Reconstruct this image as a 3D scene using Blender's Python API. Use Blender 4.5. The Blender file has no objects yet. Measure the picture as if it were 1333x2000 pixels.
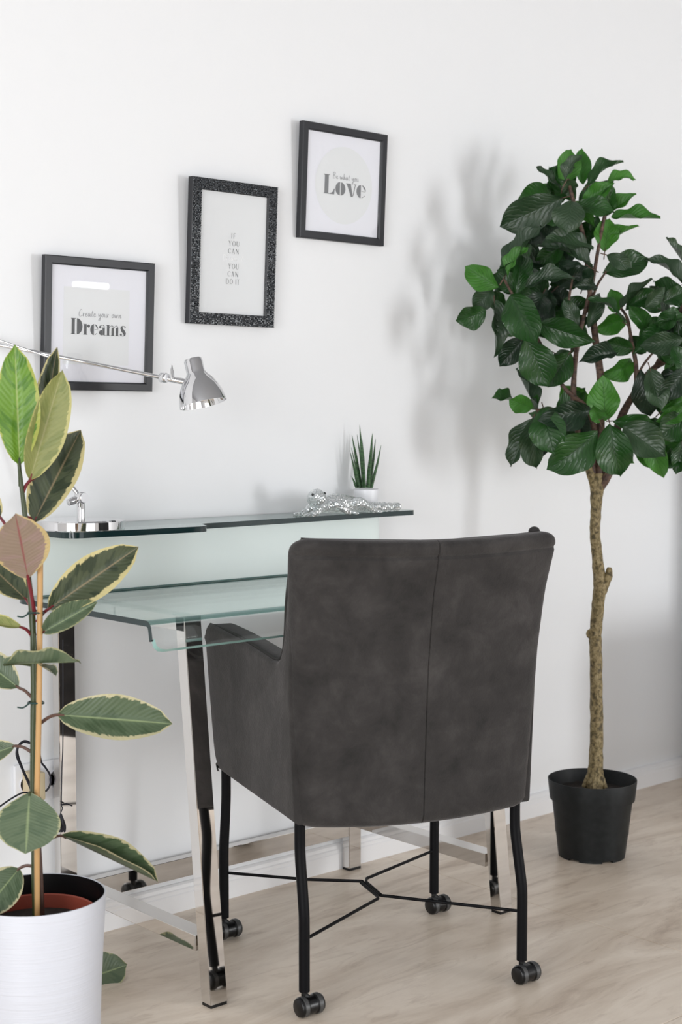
import bpy, bmesh, math, random
from mathutils import Vector, Matrix
random.seed(7)
sc = bpy.context.scene
COL = sc.collection

# ------------------------------------------------------------------ camera
F, HORIZON, VPX = 2889.0, 826.0, 3930.0          # focal length (px), horizon row, vanishing column of the wall
CAM = Vector((0.0, -2.755, 1.12))
PITCH = math.atan((1000 - HORIZON) / F)
TH = math.atan((VPX - 666.5) / math.hypot(F, 1000 - HORIZON))
RIGHT = Vector((math.sin(TH), -math.cos(TH), 0))
FH = Vector((math.cos(TH), math.sin(TH), 0))
UP0 = Vector((0, 0, 1))
FWD = FH * math.cos(PITCH) - UP0 * math.sin(PITCH)
UP = UP0 * math.cos(PITCH) + FH * math.sin(PITCH)
cd = bpy.data.cameras.new('camera'); cam = bpy.data.objects.new('camera', cd); COL.objects.link(cam)
cam.matrix_world = Matrix((RIGHT, UP, -FWD)).transposed().to_4x4()
cam.location = CAM
cd.sensor_fit = 'VERTICAL'; cd.sensor_height = 36; cd.lens = F / 2000 * 36
cd.clip_start = 0.05
cd.dof.use_dof = True; cd.dof.focus_distance = 3.1; cd.dof.aperture_fstop = 5.0
sc.camera = cam

# ------------------------------------------------------------------ light
w = bpy.data.worlds.new('world'); sc.world = w; w.use_nodes = True
w.node_tree.nodes['Background'].inputs[0].default_value = (0.93, 0.96, 1.0, 1)
w.node_tree.nodes['Background'].inputs[1].default_value = .8
def area(name, loc, rot, sx, sy, power, color=(1, 1, 1)):
    l = bpy.data.lights.new(name, 'AREA'); l.shape = 'RECTANGLE'; l.size = sx; l.size_y = sy
    l.energy = power; l.color = color
    o = bpy.data.objects.new(name, l); COL.objects.link(o); o.location = loc; o.rotation_euler = rot
    return o
area('daylight_garden_door', (4.42, -5.96, .95), (math.pi / 2, 0, 0), .95, 1.65, 128, (0.97, 0.985, 1.0))
area('fill_wide_window', (0.6, -5.96, 1.15), (math.pi / 2, 0, 0), 2.6, 1.7, 32, (0.95, 0.975, 1.0))  # unseen window added for fill light and chrome reflections
area('fill_side_window', (-1.46, -2.6, 1.1), (math.pi / 2, 0, -math.pi / 2), 2.4, 1.5, 118, (0.97, 0.985, 1.0))  # unseen window added as ambient fill from the left
sc.view_settings.view_transform = 'Standard'; sc.view_settings.look = 'None'
sc.view_settings.gamma = 1; sc.view_settings.use_curve_mapping = False
sc.view_settings.exposure = -0.30
cy = sc.cycles
cy.max_bounces = 14; cy.diffuse_bounces = 6; cy.glossy_bounces = 8; cy.transmission_bounces = 10
cy.transparent_max_bounces = 24; cy.blur_glossy = 0.5; cy.use_denoising = True
cy.sample_clamp_indirect = 8

# ------------------------------------------------------------------ projection helpers (pixel of the photograph -> point of the room)
def ray(px, py): return FWD * F + RIGHT * (px - 666.5) - UP * (py - 1000)
def on_z(px, py, z=0.0):
    r = ray(px, py); return CAM + r * ((z - CAM.z) / r.z)
def on_y(px, py, y=0.0):
    r = ray(px, py); return CAM + r * ((y - CAM.y) / r.y)
def at(px, py, d): return CAM + ray(px, py) * (d / F)       # d = depth along the view axis
def depth(p): return (Vector(p) - CAM).dot(FWD)

# ------------------------------------------------------------------ object helpers
def obj(name, bm, mat, parent=None, smooth=True, loc=None):
    me = bpy.data.meshes.new(name)
    bm.normal_update(); bm.to_mesh(me); bm.free()
    mats = mat if isinstance(mat, (list, tuple)) else [mat]
    for m in mats: me.materials.append(m)
    if smooth:
        for p in me.polygons: p.use_smooth = True
        try: me.set_sharp_from_angle(angle=math.radians(38))
        except Exception: pass
    o = bpy.data.objects.new(name, me); COL.objects.link(o)
    if parent: o.parent = parent
    if loc: o.location = loc
    return o
def thing(name, label, cat, loc=(0, 0, 0), rz=0.0, group=None):
    o = bpy.data.objects.new(name, None); COL.objects.link(o); o.empty_display_size = .05
    o.location = loc; o.rotation_euler = (0, 0, rz); o['label'] = label; o['category'] = cat
    if group: o['group'] = group
    return o
def struct(name, bm, mat, parent=None, smooth=False):
    o = obj(name, bm, mat, parent, smooth)
    if not parent: o['kind'] = 'structure'
    return o
def add_box(bm, lo, hi, bev=0.0, seg=2, mi=0):
    lo = Vector(lo); hi = Vector(hi)
    r = bmesh.ops.create_cube(bm, size=1.0)
    for v in r['verts']:
        v.co = Vector([(lo[i] + hi[i]) / 2 + v.co[i] * (hi[i] - lo[i]) for i in range(3)])
    fs = list({f for v in r['verts'] for f in v.link_faces})
    for f in fs: f.material_index = mi
    if bev:
        es = list({e for v in r['verts'] for e in v.link_edges})
        bmesh.ops.bevel(bm, geom=es, offset=bev, segments=seg, affect='EDGES', profile=.5)
    return r['verts']
def box(lo, hi, bev=0.0, seg=2):
    bm = bmesh.new(); add_box(bm, lo, hi, bev, seg); return bm
def smooth_path(pts, n=6):
    P = [Vector(p) for p in pts]
    if len(P) < 3: return P
    out = []
    for i in range(len(P) - 1):
        p0 = P[max(i - 1, 0)]; p1 = P[i]; p2 = P[i + 1]; p3 = P[min(i + 2, len(P) - 1)]
        for k in range(n):
            t = k / n
            out.append(.5 * ((2 * p1) + (p2 - p0) * t + (2 * p0 - 5 * p1 + 4 * p2 - p3) * t * t + (3 * p1 - p0 - 3 * p2 + p3) * t ** 3))
    out.append(P[-1]); return out
def interp_list(r, n, cnt):
    if not isinstance(r, (list, tuple)): return [r] * cnt
    out = []
    for i in range(cnt):
        t = i / (cnt - 1) * (len(r) - 1); k = min(int(t), len(r) - 2); out.append(r[k] + (r[k + 1] - r[k]) * (t - k))
    return out
def add_tube(bm, pts, r, seg=10, smooth=0, cap=True, wob=None):
    P = smooth_path(pts, smooth) if smooth else [Vector(p) for p in pts]
    R = interp_list(r, smooth, len(P))
    rings = []; prev = None
    for i, p in enumerate(P):
        d = (P[min(i + 1, len(P) - 1)] - P[max(i - 1, 0)]).normalized()
        if prev is None:
            a = Vector((0, 0, 1)) if abs(d.z) < .9 else Vector((1, 0, 0))
            u = d.cross(a).normalized()
        else:
            u = (prev - d * prev.dot(d)).normalized()
        prev = u; v = d.cross(u)
        rings.append([bm.verts.new(p + (u * math.cos(2 * math.pi * k / seg) + v * math.sin(2 * math.pi * k / seg)) * (R[i] * (wob(i, k) if wob else 1))) for k in range(seg)])
    for a, b in zip(rings, rings[1:]):
        for k in range(seg):
            bm.faces.new((a[k], a[(k + 1) % seg], b[(k + 1) % seg], b[k]))
    if cap:
        bm.faces.new(list(reversed(rings[0]))); bm.faces.new(rings[-1])
    return rings
def tube(pts, r, seg=10, smooth=0, cap=True, wob=None):
    bm = bmesh.new(); add_tube(bm, pts, r, seg, smooth, cap, wob); return bm
def add_lathe(bm, prof, seg=48, org=(0, 0, 0), axis=None, closed=False):
    org = Vector(org); M = Matrix.Identity(3)
    if axis is not None: M = Vector((0, 0, 1)).rotation_difference(Vector(axis)).to_matrix()
    rings = []
    for r, z in prof:
        if r < 1e-6: rings.append([bm.verts.new(org + M @ Vector((0, 0, z)))])
        else: rings.append([bm.verts.new(org + M @ Vector((r * math.cos(2 * math.pi * k / seg), r * math.sin(2 * math.pi * k / seg), z))) for k in range(seg)])
    prs = list(zip(rings, rings[1:]))
    if closed: prs.append((rings[-1], rings[0]))
    for a, b in prs:
        for k in range(seg):
            k2 = (k + 1) % seg
            if len(a) == 1 and len(b) == 1: continue
            if len(a) == 1: bm.faces.new((a[0], b[k2], b[k]))
            elif len(b) == 1: bm.faces.new((a[k], a[k2], b[0]))
            else: bm.faces.new((a[k], a[k2], b[k2], b[k]))
    bmesh.ops.recalc_face_normals(bm, faces=bm.faces[:])
def lathe(prof, seg=48, org=(0, 0, 0), axis=None, closed=False):
    bm = bmesh.new(); add_lathe(bm, prof, seg, org, axis, closed); return bm
def add_ball(bm, c, r, sc_=(1, 1, 1), u=14, v=9):
    res = bmesh.ops.create_uvsphere(bm, u_segments=u, v_segments=v, radius=1)
    for q in res['verts']: q.co = Vector([c[i] + q.co[i] * r * sc_[i] for i in range(3)])
    return res['verts']

# ------------------------------------------------------------------ materials
MATS = {}
def nmat(name):
    m = bpy.data.materials.new(name); m.use_nodes = True; MATS[name] = m
    nt = m.node_tree; b = nt.nodes['Principled BSDF']; return m, nt, b
def pm(name, col, rough=.5, metal=0.0, spec=.5, **kw):
    m, nt, b = nmat(name)
    b.inputs['Base Color'].default_value = (*col, 1); b.inputs['Roughness'].default_value = rough
    b.inputs['Metallic'].default_value = metal; b.inputs['Specular IOR Level'].default_value = spec
    for k, v in kw.items(): b.inputs[k.replace('_', ' ')].default_value = v
    return m
def N(nt, t, **kw):
    n = nt.nodes.new(t)
    for k, v in kw.items(): setattr(n, k, v)
    return n
def link(nt, a, b): nt.links.new(a, b)
def noise(nt, vec, scale, detail=4, rough=.5, dist=0.0):
    n = N(nt, 'ShaderNodeTexNoise'); n.inputs['Scale'].default_value = scale; n.inputs['Detail'].default_value = detail
    n.inputs['Roughness'].default_value = rough; n.inputs['Distortion'].default_value = dist
    if vec is not None: link(nt, vec, n.inputs['Vector'])
    return n.outputs['Fac']
def ramp(nt, fac, stops):
    r = N(nt, 'ShaderNodeValToRGB'); els = r.color_ramp.elements
    while len(els) < len(stops): els.new(.5)
    for e, (p, c) in zip(els, stops): e.position = p; e.color = (*c, 1) if len(c) == 3 else c
    link(nt, fac, r.inputs[0]); return r.outputs[0]
def math_(nt, op, a, b=None, clamp=False):
    n = N(nt, 'ShaderNodeMath', operation=op); n.use_clamp = clamp
    for i, v in enumerate((a, b)):
        if v is None: continue
        if isinstance(v, (int, float)): n.inputs[i].default_value = v
        else: link(nt, v, n.inputs[i])
    return n.outputs[0]
def bump(nt, b, h, strength=.2, dist=.01):
    n = N(nt, 'ShaderNodeBump'); n.inputs['Strength'].default_value = strength; n.inputs['Distance'].default_value = dist
    link(nt, h, n.inputs['Height']); link(nt, n.outputs[0], b.inputs['Normal'])
def mapping(nt, coord='Object', scale=(1, 1, 1), rot=(0, 0, 0)):
    t = N(nt, 'ShaderNodeTexCoord'); m = N(nt, 'ShaderNodeMapping')
    m.inputs['Scale'].default_value = scale; m.inputs['Rotation'].default_value = rot
    link(nt, t.outputs[coord], m.inputs['Vector']); return m.outputs[0]
def mixc(nt, fac, a, b):
    n = N(nt, 'ShaderNodeMix', data_type='RGBA')
    for s, v in ((0, fac), (6, a), (7, b)):
        if isinstance(v, (int, float)): n.inputs[s].default_value = v
        elif isinstance(v, tuple): n.inputs[s].default_value = (*v, 1)
        else: link(nt, v, n.inputs[s])
    return n.outputs[2]

m_wall, nt, b = nmat('white_plaster')
b.inputs['Base Color'].default_value = (.85, .86, .875, 1); b.inputs['Roughness'].default_value = .75
bump(nt, b, noise(nt, mapping(nt), 90, 4), .06, .002)
m_ceil = pm('ceiling_paint', (.36, .37, .39), .85)
m_base = pm('white_lacquer_trim', (.86, .86, .87), .35)
m_chrome = pm('polished_chrome', (.67, .65, .63), .045, 1.0)
m_chrome_l = pm('lamp_chrome', (.70, .70, .71), .05, 1.0)
m_blackmetal = pm('black_powder_coat', (.003, .003, .004), .5, spec=.12)
m_blackplastic = pm('black_plastic', (.003, .003, .0035), .3, spec=.4)
m_grey_tread = pm('grey_caster_tread', (.05, .05, .05), .4)
m_white = pm('white_ceramic', (.82, .83, .86), .35)
m_cable = pm('black_cable', (.01, .011, .02), .4)
m_frame = pm('black_frame', (.016, .017, .021), .38, spec=.4)
m_mat = pm('passepartout_card', (.80, .80, .86), .7)
m_paper = pm('print_paper', (.76, .77, .785), .7)
m_ink = pm('black_ink', (.035, .037, .045), .5)
m_ink_grey = pm('grey_ink', (.13, .13, .14), .5)
m_ink_soft = pm('soft_grey_ink', (.30, .30, .32), .5)
m_ink_white = pm('pale_foil', (.92, .92, .93), .3)
m_terra = pm('terracotta', (.30, .055, .03), .6)
m_soil, nt, b = nmat('potting_soil')
link(nt, ramp(nt, noise(nt, mapping(nt), 160, 5), [(.3, (.004, .003, .003)), (.75, (.03, .02, .014))]), b.inputs['Base Color'])
b.inputs['Roughness'].default_value = .9
m_red = pm('red_petiole', (.16, .012, .02), .45)
m_brown = pm('brown_petiole', (.10, .05, .035), .5)
m_bamboo = pm('bamboo_stick', (.50, .29, .11), .5)
m_tie = pm('green_tie_wire', (.01, .045, .04), .4)
m_light = bpy.data.materials.new('glint_glow'); m_light.use_nodes = True
_b = m_light.node_tree.nodes['Principled BSDF']; _b.inputs['Emission Color'].default_value = (1, 1, 1, 1); _b.inputs['Emission Strength'].default_value = 60  # glow of the added strip that makes the picture-glass glint

# black sparkling frame: pale specks in the stud colour paint in the sparkle
m_spark, nt, b = nmat('black_faceted_studs')
link(nt, ramp(nt, noise(nt, mapping(nt, 'Object', (700, 700, 700)), 1, 2), [(.50, (.003, .004, .005)), (.60, (.05, .06, .07)), (.72, (.5, .55, .6))]), b.inputs['Base Color'])
b.inputs['Roughness'].default_value = .18

# ribbed white cover pot
m_potw, nt, b = nmat('white_brushed_cover_pot')
b.inputs['Base Color'].default_value = (.64, .66, .72, 1); b.inputs['Roughness'].default_value = .4
bump(nt, b, noise(nt, mapping(nt, 'Object', (4, 4, 120)), 1.6, 5, .6, .6), .5, .003)
m_potb, nt, b = nmat('black_nursery_pot')
link(nt, ramp(nt, noise(nt, mapping(nt), 60, 5), [(.35, (.005, .0065, .007)), (.8, (.012, .014, .015))]), b.inputs['Base Color'])
b.inputs['Roughness'].default_value = .5; b.inputs['Specular IOR Level'].default_value = .28

# travertine
m_floor, nt, b = nmat('travertine_tile')
v1 = mapping(nt, 'Object', (.8, 3.0, 1), (0, 0, -.12)); v2 = mapping(nt, 'Object', (1.5, 6, 1), (0, 0, -.15))
n1 = noise(nt, v1, 1.7, 9, .62, 1.3); n2 = noise(nt, v2, 3.2, 8, .66, 1.6)
c1 = ramp(nt, n1, [(.30, (.46, .355, .26)), (.44, (.67, .56, .45)), (.60, (.82, .715, .60)), (.78, (.61, .495, .38))])
c2 = ramp(nt, n2, [(.33, (.42, .32, .24)), (.47, (1, 1, 1))])
mm = N(nt, 'ShaderNodeMix', data_type='RGBA', blend_type='MULTIPLY'); mm.inputs[0].default_value = .30
link(nt, c1, mm.inputs[6]); link(nt, c2, mm.inputs[7])
link(nt, mm.outputs[2], b.inputs['Base Color'])
b.inputs['Roughness'].default_value = .34; b.inputs['Specular IOR Level'].default_value = .45
bump(nt, b, n2, .05, .002)
m_grout = pm('grout', (.36, .31, .26), .8)

# suede
m_suede, nt, b = nmat('charcoal_suede')
n1 = noise(nt, mapping(nt, 'Object', (1, 1, 1)), 13, 8, .66, .3); n2 = noise(nt, mapping(nt), 260, 3)
c = ramp(nt, n1, [(.30, (.019, .0178, .0172)), (.52, (.033, .0305, .0295)), (.74, (.057, .053, .051))])
link(nt, c, b.inputs['Base Color']); b.inputs['Roughness'].default_value = .85; b.inputs['Specular IOR Level'].default_value = .2
b.inputs['Sheen Weight'].default_value = .22; b.inputs['Sheen Roughness'].default_value = .45; b.inputs['Sheen Tint'].default_value = (.75, .72, .72, 1)
bump(nt, b, math_(nt, 'ADD', n2, math_(nt, 'MULTIPLY', n1, 2.0)), .22, .004)
m_seam = pm('charcoal_seam_thread', (.018, .017, .016), .8)

# glass: thin-slab model, Schlick reflection over tinted transmission
def glass(name, tint, rough=.015, boost=1.0, f0=.045, haze=0.0, hazec=(.8, .9, .88)):
    m = bpy.data.materials.new(name); m.use_nodes = True; nt = m.node_tree; nt.nodes.clear()
    out = N(nt, 'ShaderNodeOutputMaterial'); g = N(nt, 'ShaderNodeNewGeometry')
    dp = N(nt, 'ShaderNodeVectorMath', operation='DOT_PRODUCT'); link(nt, g.outputs['Incoming'], dp.inputs[0]); link(nt, g.outputs['Normal'], dp.inputs[1])
    k = math_(nt, 'SUBTRACT', 1.0, math_(nt, 'ABSOLUTE', dp.outputs['Value']), True)
    fr = math_(nt, 'ADD', math_(nt, 'MULTIPLY', math_(nt, 'POWER', k, 5.0), 1 - f0), f0, True)
    tr = N(nt, 'ShaderNodeBsdfTransparent'); tr.inputs[0].default_value = (*tint, 1)
    gl = N(nt, 'ShaderNodeBsdfGlossy'); gl.inputs['Roughness'].default_value = rough; gl.inputs['Color'].default_value = (.95, 1, .99, 1)
    base = tr.outputs[0]
    if haze:
        df = N(nt, 'ShaderNodeBsdfTranslucent'); df.inputs[0].default_value = (*hazec, 1)
        d2 = N(nt, 'ShaderNodeBsdfDiffuse'); d2.inputs[0].default_value = (*hazec, 1)
        a = N(nt, 'ShaderNodeMixShader'); a.inputs[0].default_value = 1.0; link(nt, df.outputs[0], a.inputs[1]); link(nt, d2.outputs[0], a.inputs[2])
        h = N(nt, 'ShaderNodeMixShader'); h.inputs[0].default_value = haze; link(nt, tr.outputs[0], h.inputs[1]); link(nt, a.outputs[0], h.inputs[2]); base = h.outputs[0]
    mx = N(nt, 'ShaderNodeMixShader'); link(nt, fr, mx.inputs[0]); link(nt, base, mx.inputs[1]); link(nt, gl.outputs[0], mx.inputs[2])
    link(nt, mx.outputs[0], out.inputs[0]); return m
m_glass = glass('green_tinted_float_glass', (.980, .994, .991))
m_glass_panel = glass('pale_green_panel_glass', (.965, .995, .988), f0=.04, haze=.80, hazec=(.90, .975, .955))
m_glass_bend = glass('glass_bend', (.30, .45, .43))
m_glass_edge = pm('dark_green_glass_edge', (.004, .022, .024), .12)
m_glass_edge_l = pm('pale_green_glass_edge', (.30, .50, .47), .15)
m_panel_edge = pm('grey_green_panel_edge', (.10, .18, .17), .2)
m_pic = glass('picture_glass', (.99, .99, .99), .01, f0=.04)
m_crystal, nt, b = nmat('textured_clear_glass')
b.inputs['Base Color'].default_value = (.80, .83, .84, 1); b.inputs['Roughness'].default_value = .08; b.inputs['Metallic'].default_value = .6
b.inputs['Transmission Weight'].default_value = .25; b.inputs['IOR'].default_value = 1.4
vo = N(nt, 'ShaderNodeTexVoronoi'); vo.inputs['Scale'].default_value = 210; link(nt, mapping(nt), vo.inputs['Vector'])
link(nt, ramp(nt, vo.outputs['Distance'], [(.15, (.95, .96, .97)), (.7, (.62, .67, .67))]), b.inputs['Base Color'])  # crevice shade painted into the colour, darker away from cell centres
bump(nt, b, vo.outputs['Distance'], .5, .005)
m_eye = pm('black_eye', (.01, .01, .01), .1)

# bark
m_bark, nt, b = nmat('light_olive_bark')
n1 = noise(nt, mapping(nt, 'Object', (110, 110, 95)), 1, 5, .6, .5); n2 = noise(nt, mapping(nt), 24, 4)
c = ramp(nt, n1, [(.38, (.035, .022, .012)), (.50, (.22, .16, .075)), (.70, (.42, .34, .20))])
link(nt, mixc(nt, math_(nt, 'MULTIPLY', n2, .5), c, (.16, .13, .03)), b.inputs['Base Color'])
b.inputs['Roughness'].default_value = .6; bump(nt, b, n1, .8, .004)
m_twig, nt, b = nmat('reddish_brown_twig')
link(nt, ramp(nt, noise(nt, mapping(nt, 'Object', (60, 60, 120)), 1, 4), [(.35, (.03, .014, .010)), (.7, (.15, .085, .055))]), b.inputs['Base Color'])
b.inputs['Roughness'].default_value = .6
m_stem = pm('dark_green_stem', (.035, .05, .014), .4)

def leafmat(name, col, col2, rough=.38, trans=.18, rib=(0.3, .45, .2), ribmix=.4):
    m, nt, b = nmat(name)
    uv = N(nt, 'ShaderNodeUVMap'); sep = N(nt, 'ShaderNodeSeparateXYZ'); link(nt, uv.outputs[0], sep.inputs[0])
    u = math_(nt, 'ABSOLUTE', math_(nt, 'SUBTRACT', sep.outputs[0], .5))
    v = sep.outputs[1]
    vn = noise(nt, mapping(nt, 'Object', (6, 5, 1)), 1, 2)
    vein = math_(nt, 'SINE', math_(nt, 'MULTIPLY', math_(nt, 'ADD', math_(nt, 'SUBTRACT', v, math_(nt, 'MULTIPLY', u, .75)), math_(nt, 'MULTIPLY', vn, .16)), 58.0))
    veinl = math_(nt, 'POWER', math_(nt, 'MULTIPLY', math_(nt, 'ADD', vein, 1.0), .5), 5.0)
    mid = math_(nt, 'SUBTRACT', 1.0, math_(nt, 'MULTIPLY', u, 38.0), True)
    nn = noise(nt, mapping(nt), 5, 4); oi = N(nt, 'ShaderNodeObjectInfo')
    c = mixc(nt, math_(nt, 'ADD', math_(nt, 'MULTIPLY', nn, .6), math_(nt, 'MULTIPLY', math_(nt, 'SUBTRACT', oi.outputs['Random'], .4), 1.0), True), col, col2)
    c = mixc(nt, math_(nt, 'MULTIPLY', veinl, .35), c, rib)
    c = mixc(nt, math_(nt, 'MULTIPLY', mid, ribmix), c, rib)
    link(nt, c, b.inputs['Base Color']); b.inputs['Roughness'].default_value = rough
    b.inputs['Transmission Weight'].default_value = 0
    bump(nt, b, math_(nt, 'SUBTRACT', math_(nt, 'MULTIPLY', veinl, -1.0), mid), .30, .003)
    out = nt.nodes['Material Output']; t = N(nt, 'ShaderNodeBsdfTranslucent'); link(nt, c, t.inputs[0])
    mx = N(nt, 'ShaderNodeMixShader'); mx.inputs[0].default_value = trans
    link(nt, b.outputs[0], mx.inputs[1]); link(nt, t.outputs[0], mx.inputs[2]); link(nt, mx.outputs[0], out.inputs[0])
    return m
TL = {'L': leafmat('fresh_green_leaf', (.035, .16, .015), (.075, .25, .03), .45, .22, (.02, .09, .012), .6),
      'M': leafmat('green_leaf', (.012, .056, .009), (.026, .100, .016), .34, .10, (.01, .04, .01), .7),
      'D': leafmat('dark_green_leaf', (.005, .020, .007), (.010, .034, .013), .38, .05, (.02, .05, .02), .3),
      'G': leafmat('grey_green_leaf', (.016, .042, .016), (.030, .064, .026), .38, .05, (.02, .05, .02), .5)}
def varieg(name, inner, inner2, margin, thresh=.33, rough=.42, trans=.15, rib=(.5, .55, .3), amp=.26):
    m, nt, b = nmat(name)
    uv = N(nt, 'ShaderNodeUVMap'); sep = N(nt, 'ShaderNodeSeparateXYZ'); link(nt, uv.outputs[0], sep.inputs[0])
    us = math_(nt, 'SUBTRACT', sep.outputs[0], .5); u = math_(nt, 'ABSOLUTE', us)
    oi = N(nt, 'ShaderNodeObjectInfo')
    cv = N(nt, 'ShaderNodeCombineXYZ'); link(nt, sep.outputs[0], cv.inputs[0]); link(nt, math_(nt, 'SUBTRACT', sep.outputs[1], math_(nt, 'MULTIPLY', u, .35)), cv.inputs[1])
    mp = N(nt, 'ShaderNodeMapping'); link(nt, cv.outputs[0], mp.inputs[0]); mp.inputs['Scale'].default_value = (1.6, 7.5, 1)
    cmb = N(nt, 'ShaderNodeCombineXYZ'); link(nt, math_(nt, 'MULTIPLY', oi.outputs['Random'], 40.0), cmb.inputs[0]); link(nt, cmb.outputs[0], mp.inputs['Location'])
    jag = noise(nt, mp.outputs[0], 2.2, 6, .6)
    edge = math_(nt, 'ADD', u, math_(nt, 'MULTIPLY', math_(nt, 'SUBTRACT', jag, .5), amp))
    # margin widens towards the tip and on one half
    edge = math_(nt, 'ADD', edge, math_(nt, 'MULTIPLY', us, .05))
    edge = math_(nt, 'ADD', edge, math_(nt, 'MULTIPLY', math_(nt, 'MAXIMUM', math_(nt, 'SUBTRACT', sep.outputs[1], .90), 0.0), 1.2))
    msk = ramp(nt, edge, [(thresh - .008, (0, 0, 0)), (thresh + .008, (1, 1, 1))])
    tipm = ramp(nt, sep.outputs[1], [(.03, (0, 0, 0)), (.10, (1, 1, 1))])
    patch = noise(nt, mp.outputs[0], 1.1, 3, .5)
    ic = mixc(nt, ramp(nt, patch, [(.42, (0, 0, 0)), (.47, (1, 1, 1))]), inner, inner2)
    c = mixc(nt, msk, ic, margin)
    mid = math_(nt, 'SUBTRACT', 1.0, math_(nt, 'MULTIPLY', u, 30.0), True)
    c = mixc(nt, math_(nt, 'MULTIPLY', mid, .7), c, rib)
    link(nt, c, b.inputs['Base Color']); b.inputs['Roughness'].default_value = rough
    vein = math_(nt, 'SINE', math_(nt, 'MULTIPLY', math_(nt, 'SUBTRACT', sep.outputs[1], math_(nt, 'MULTIPLY', u, .4)), 120.0))
    bump(nt, b, math_(nt, 'SUBTRACT', math_(nt, 'MULTIPLY', vein, .25), mid), .2, .003)
    out = nt.nodes['Material Output']; t = N(nt, 'ShaderNodeBsdfTranslucent'); link(nt, c, t.inputs[0])
    mx = N(nt, 'ShaderNodeMixShader'); mx.inputs[0].default_value = trans
    link(nt, b.outputs[0], mx.inputs[1]); link(nt, t.outputs[0], mx.inputs[2]); link(nt, mx.outputs[0], out.inputs[0])
    return m
VL = {'bright': varieg('lime_rubber_leaf', (.085, .21, .018), (.15, .30, .03), (.40, .44, .09), .44, .4, .22, (.42, .50, .18)),
      'dark': varieg('dark_variegated_leaf', (.030, .044, .022), (.062, .078, .040), (.58, .51, .25), .40, .38, .12, (.35, .26, .15)),
      'olive': varieg('olive_leaf_underside', (.21, .24, .07), (.26, .28, .09), (.50, .47, .18), .45, .5, .2, (.42, .40, .2)),
      'sage': varieg('sage_variegated_leaf', (.062, .098, .048), (.090, .130, .070), (.52, .48, .29), .425, .4, .15, (.34, .42, .2)),
      'pink': varieg('mauve_leaf_underside', (.33, .235, .20), (.30, .225, .17), (.58, .45, .22), .43, .5, .2, (.28, .03, .05)),
      'grey': varieg('grey_green_variegated_leaf', (.095, .138, .080), (.125, .17, .10), (.42, .42, .24), .465, .45, .15, (.36, .44, .22))}

# ================================================================== ROOM SHELL
X0, X1, Y0, ZC = -1.5, 6.4, -6.0, 2.72
struct('wall_back', box((X0 - .1, 0, -.02), (X1 + .1, .12, ZC)), m_wall)
def wall_with_openings(name, axis, pos, lo, hi, holes):
    bm = bmesh.new(); cuts = sorted({lo, hi, *[h[0] for h in holes], *[h[1] for h in holes]})
    for a, c in zip(cuts, cuts[1:]):
        hs = [h for h in holes if h[0] <= a and h[1] >= c]
        spans = [(-.02, ZC)] if not hs else [(-.02, hs[0][2]), (hs[0][3], ZC)]
        for z0, z1 in spans:
            if z1 - z0 < .01: continue
            if axis == 'y': add_box(bm, (a, pos - .12, z0), (c, pos, z1))
            else: add_box(bm, (pos - .06, a, z0), (pos + .06, c, z1))
    return struct(name, bm, m_wall)
wall_with_openings('wall_front', 'y', Y0, X0 - .1, X1 + .1, [(-.75, 1.95, .25, 2.05), (3.92, 4.92, .10, 1.82)])
wall_with_openings('wall_left', 'x', X0 - .06, Y0, 0, [(-3.85, -1.35, .3, 1.9)])
struct('wall_right', box((X1, Y0, -.02), (X1 + .12, 0, ZC)), m_wall)
struct('ceiling', box((X0 - .1, Y0 - .1, ZC), (X1 + .1, .12, ZC + .1)), m_ceil)
fl = struct('floor', box((X0 - .1, Y0 - .12, -.03), (X1 + .1, .12, -.004)), m_grout)
TS = 1.25; tx = [2.585 + TS * k for k in range(-4, 4)]; ty = [.115 - TS * k for k in range(0, 6)]
first = None
for i, x in enumerate(tx):
    for j, y in enumerate(ty):
        xa, xb = max(x, X0 - .1), min(x + TS, X1 + .1); yb, ya = y, max(y - TS, Y0 - .12)
        if xb - xa < .05 or yb - ya < .05: continue
        g = .0009
        o = obj('floor_tile', box((xa + g, ya + g, -.004), (xb - g, yb - g, 0.0), .0008, 1), m_floor, fl, False)
# skirting: flat board, two stepped mouldings
bm = bmesh.new()
prof = [(0, 0), (-.0165, 0), (-.0165, .040), (-.0145, .0425), (-.0145, .050), (-.0115, .0525), (-.0105, .060), (-.006, .064), (0, .064)]
for a, c in ((X0, X1),):
    A = [bm.verts.new((a, y, z)) for y, z in prof]; B = [bm.verts.new((c, y, z)) for y, z in prof]
    for k in range(len(prof) - 1): bm.faces.new((A[k], A[k + 1], B[k + 1], B[k]))
    bm.faces.new(A); bm.faces.new(list(reversed(B)))
bmesh.ops.recalc_face_normals(bm, faces=bm.faces[:])
struct('baseboard_back', bm, m_base)
# unseen furniture added past the frame edge to cast shade on the wall
sb = thing('shade_bench', 'low white upholstered seat added out of view past the right edge to shade the wall', 'shade_bench', (4.24, -.64, 0))
obj('seat_block', box((-.70, -.21, .10), (.70, .21, .555), .03, 3), m_base, sb)
for sx in (-.62, .62):
    for sy in (-.16, .16): obj('leg', box((sx - .02, sy - .02, 0), (sx + .02, sy + .02, .10)), m_blackmetal, sb, False)
bc = thing('shade_cabinet', 'tall white cabinet added out of view past the right edge to shade the wall', 'cabinet', (4.31, -.225, 0))  # added out of view to cast the upright shadow edge
obj('cabinet_body', box((-.44, -.15, .12), (.44, .155, 1.30), .004), m_base, bc)
for k in range(2): obj('door', box((-.435 + .44 * k, -.170, .15), (-.005 + .44 * k, -.151, 1.28), .003), m_base, bc)
for sx in (-.4, .4): obj('leg', box((sx - .03, -.14, 0), (sx + .03, .14, .12), .003), m_base, bc)
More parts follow.
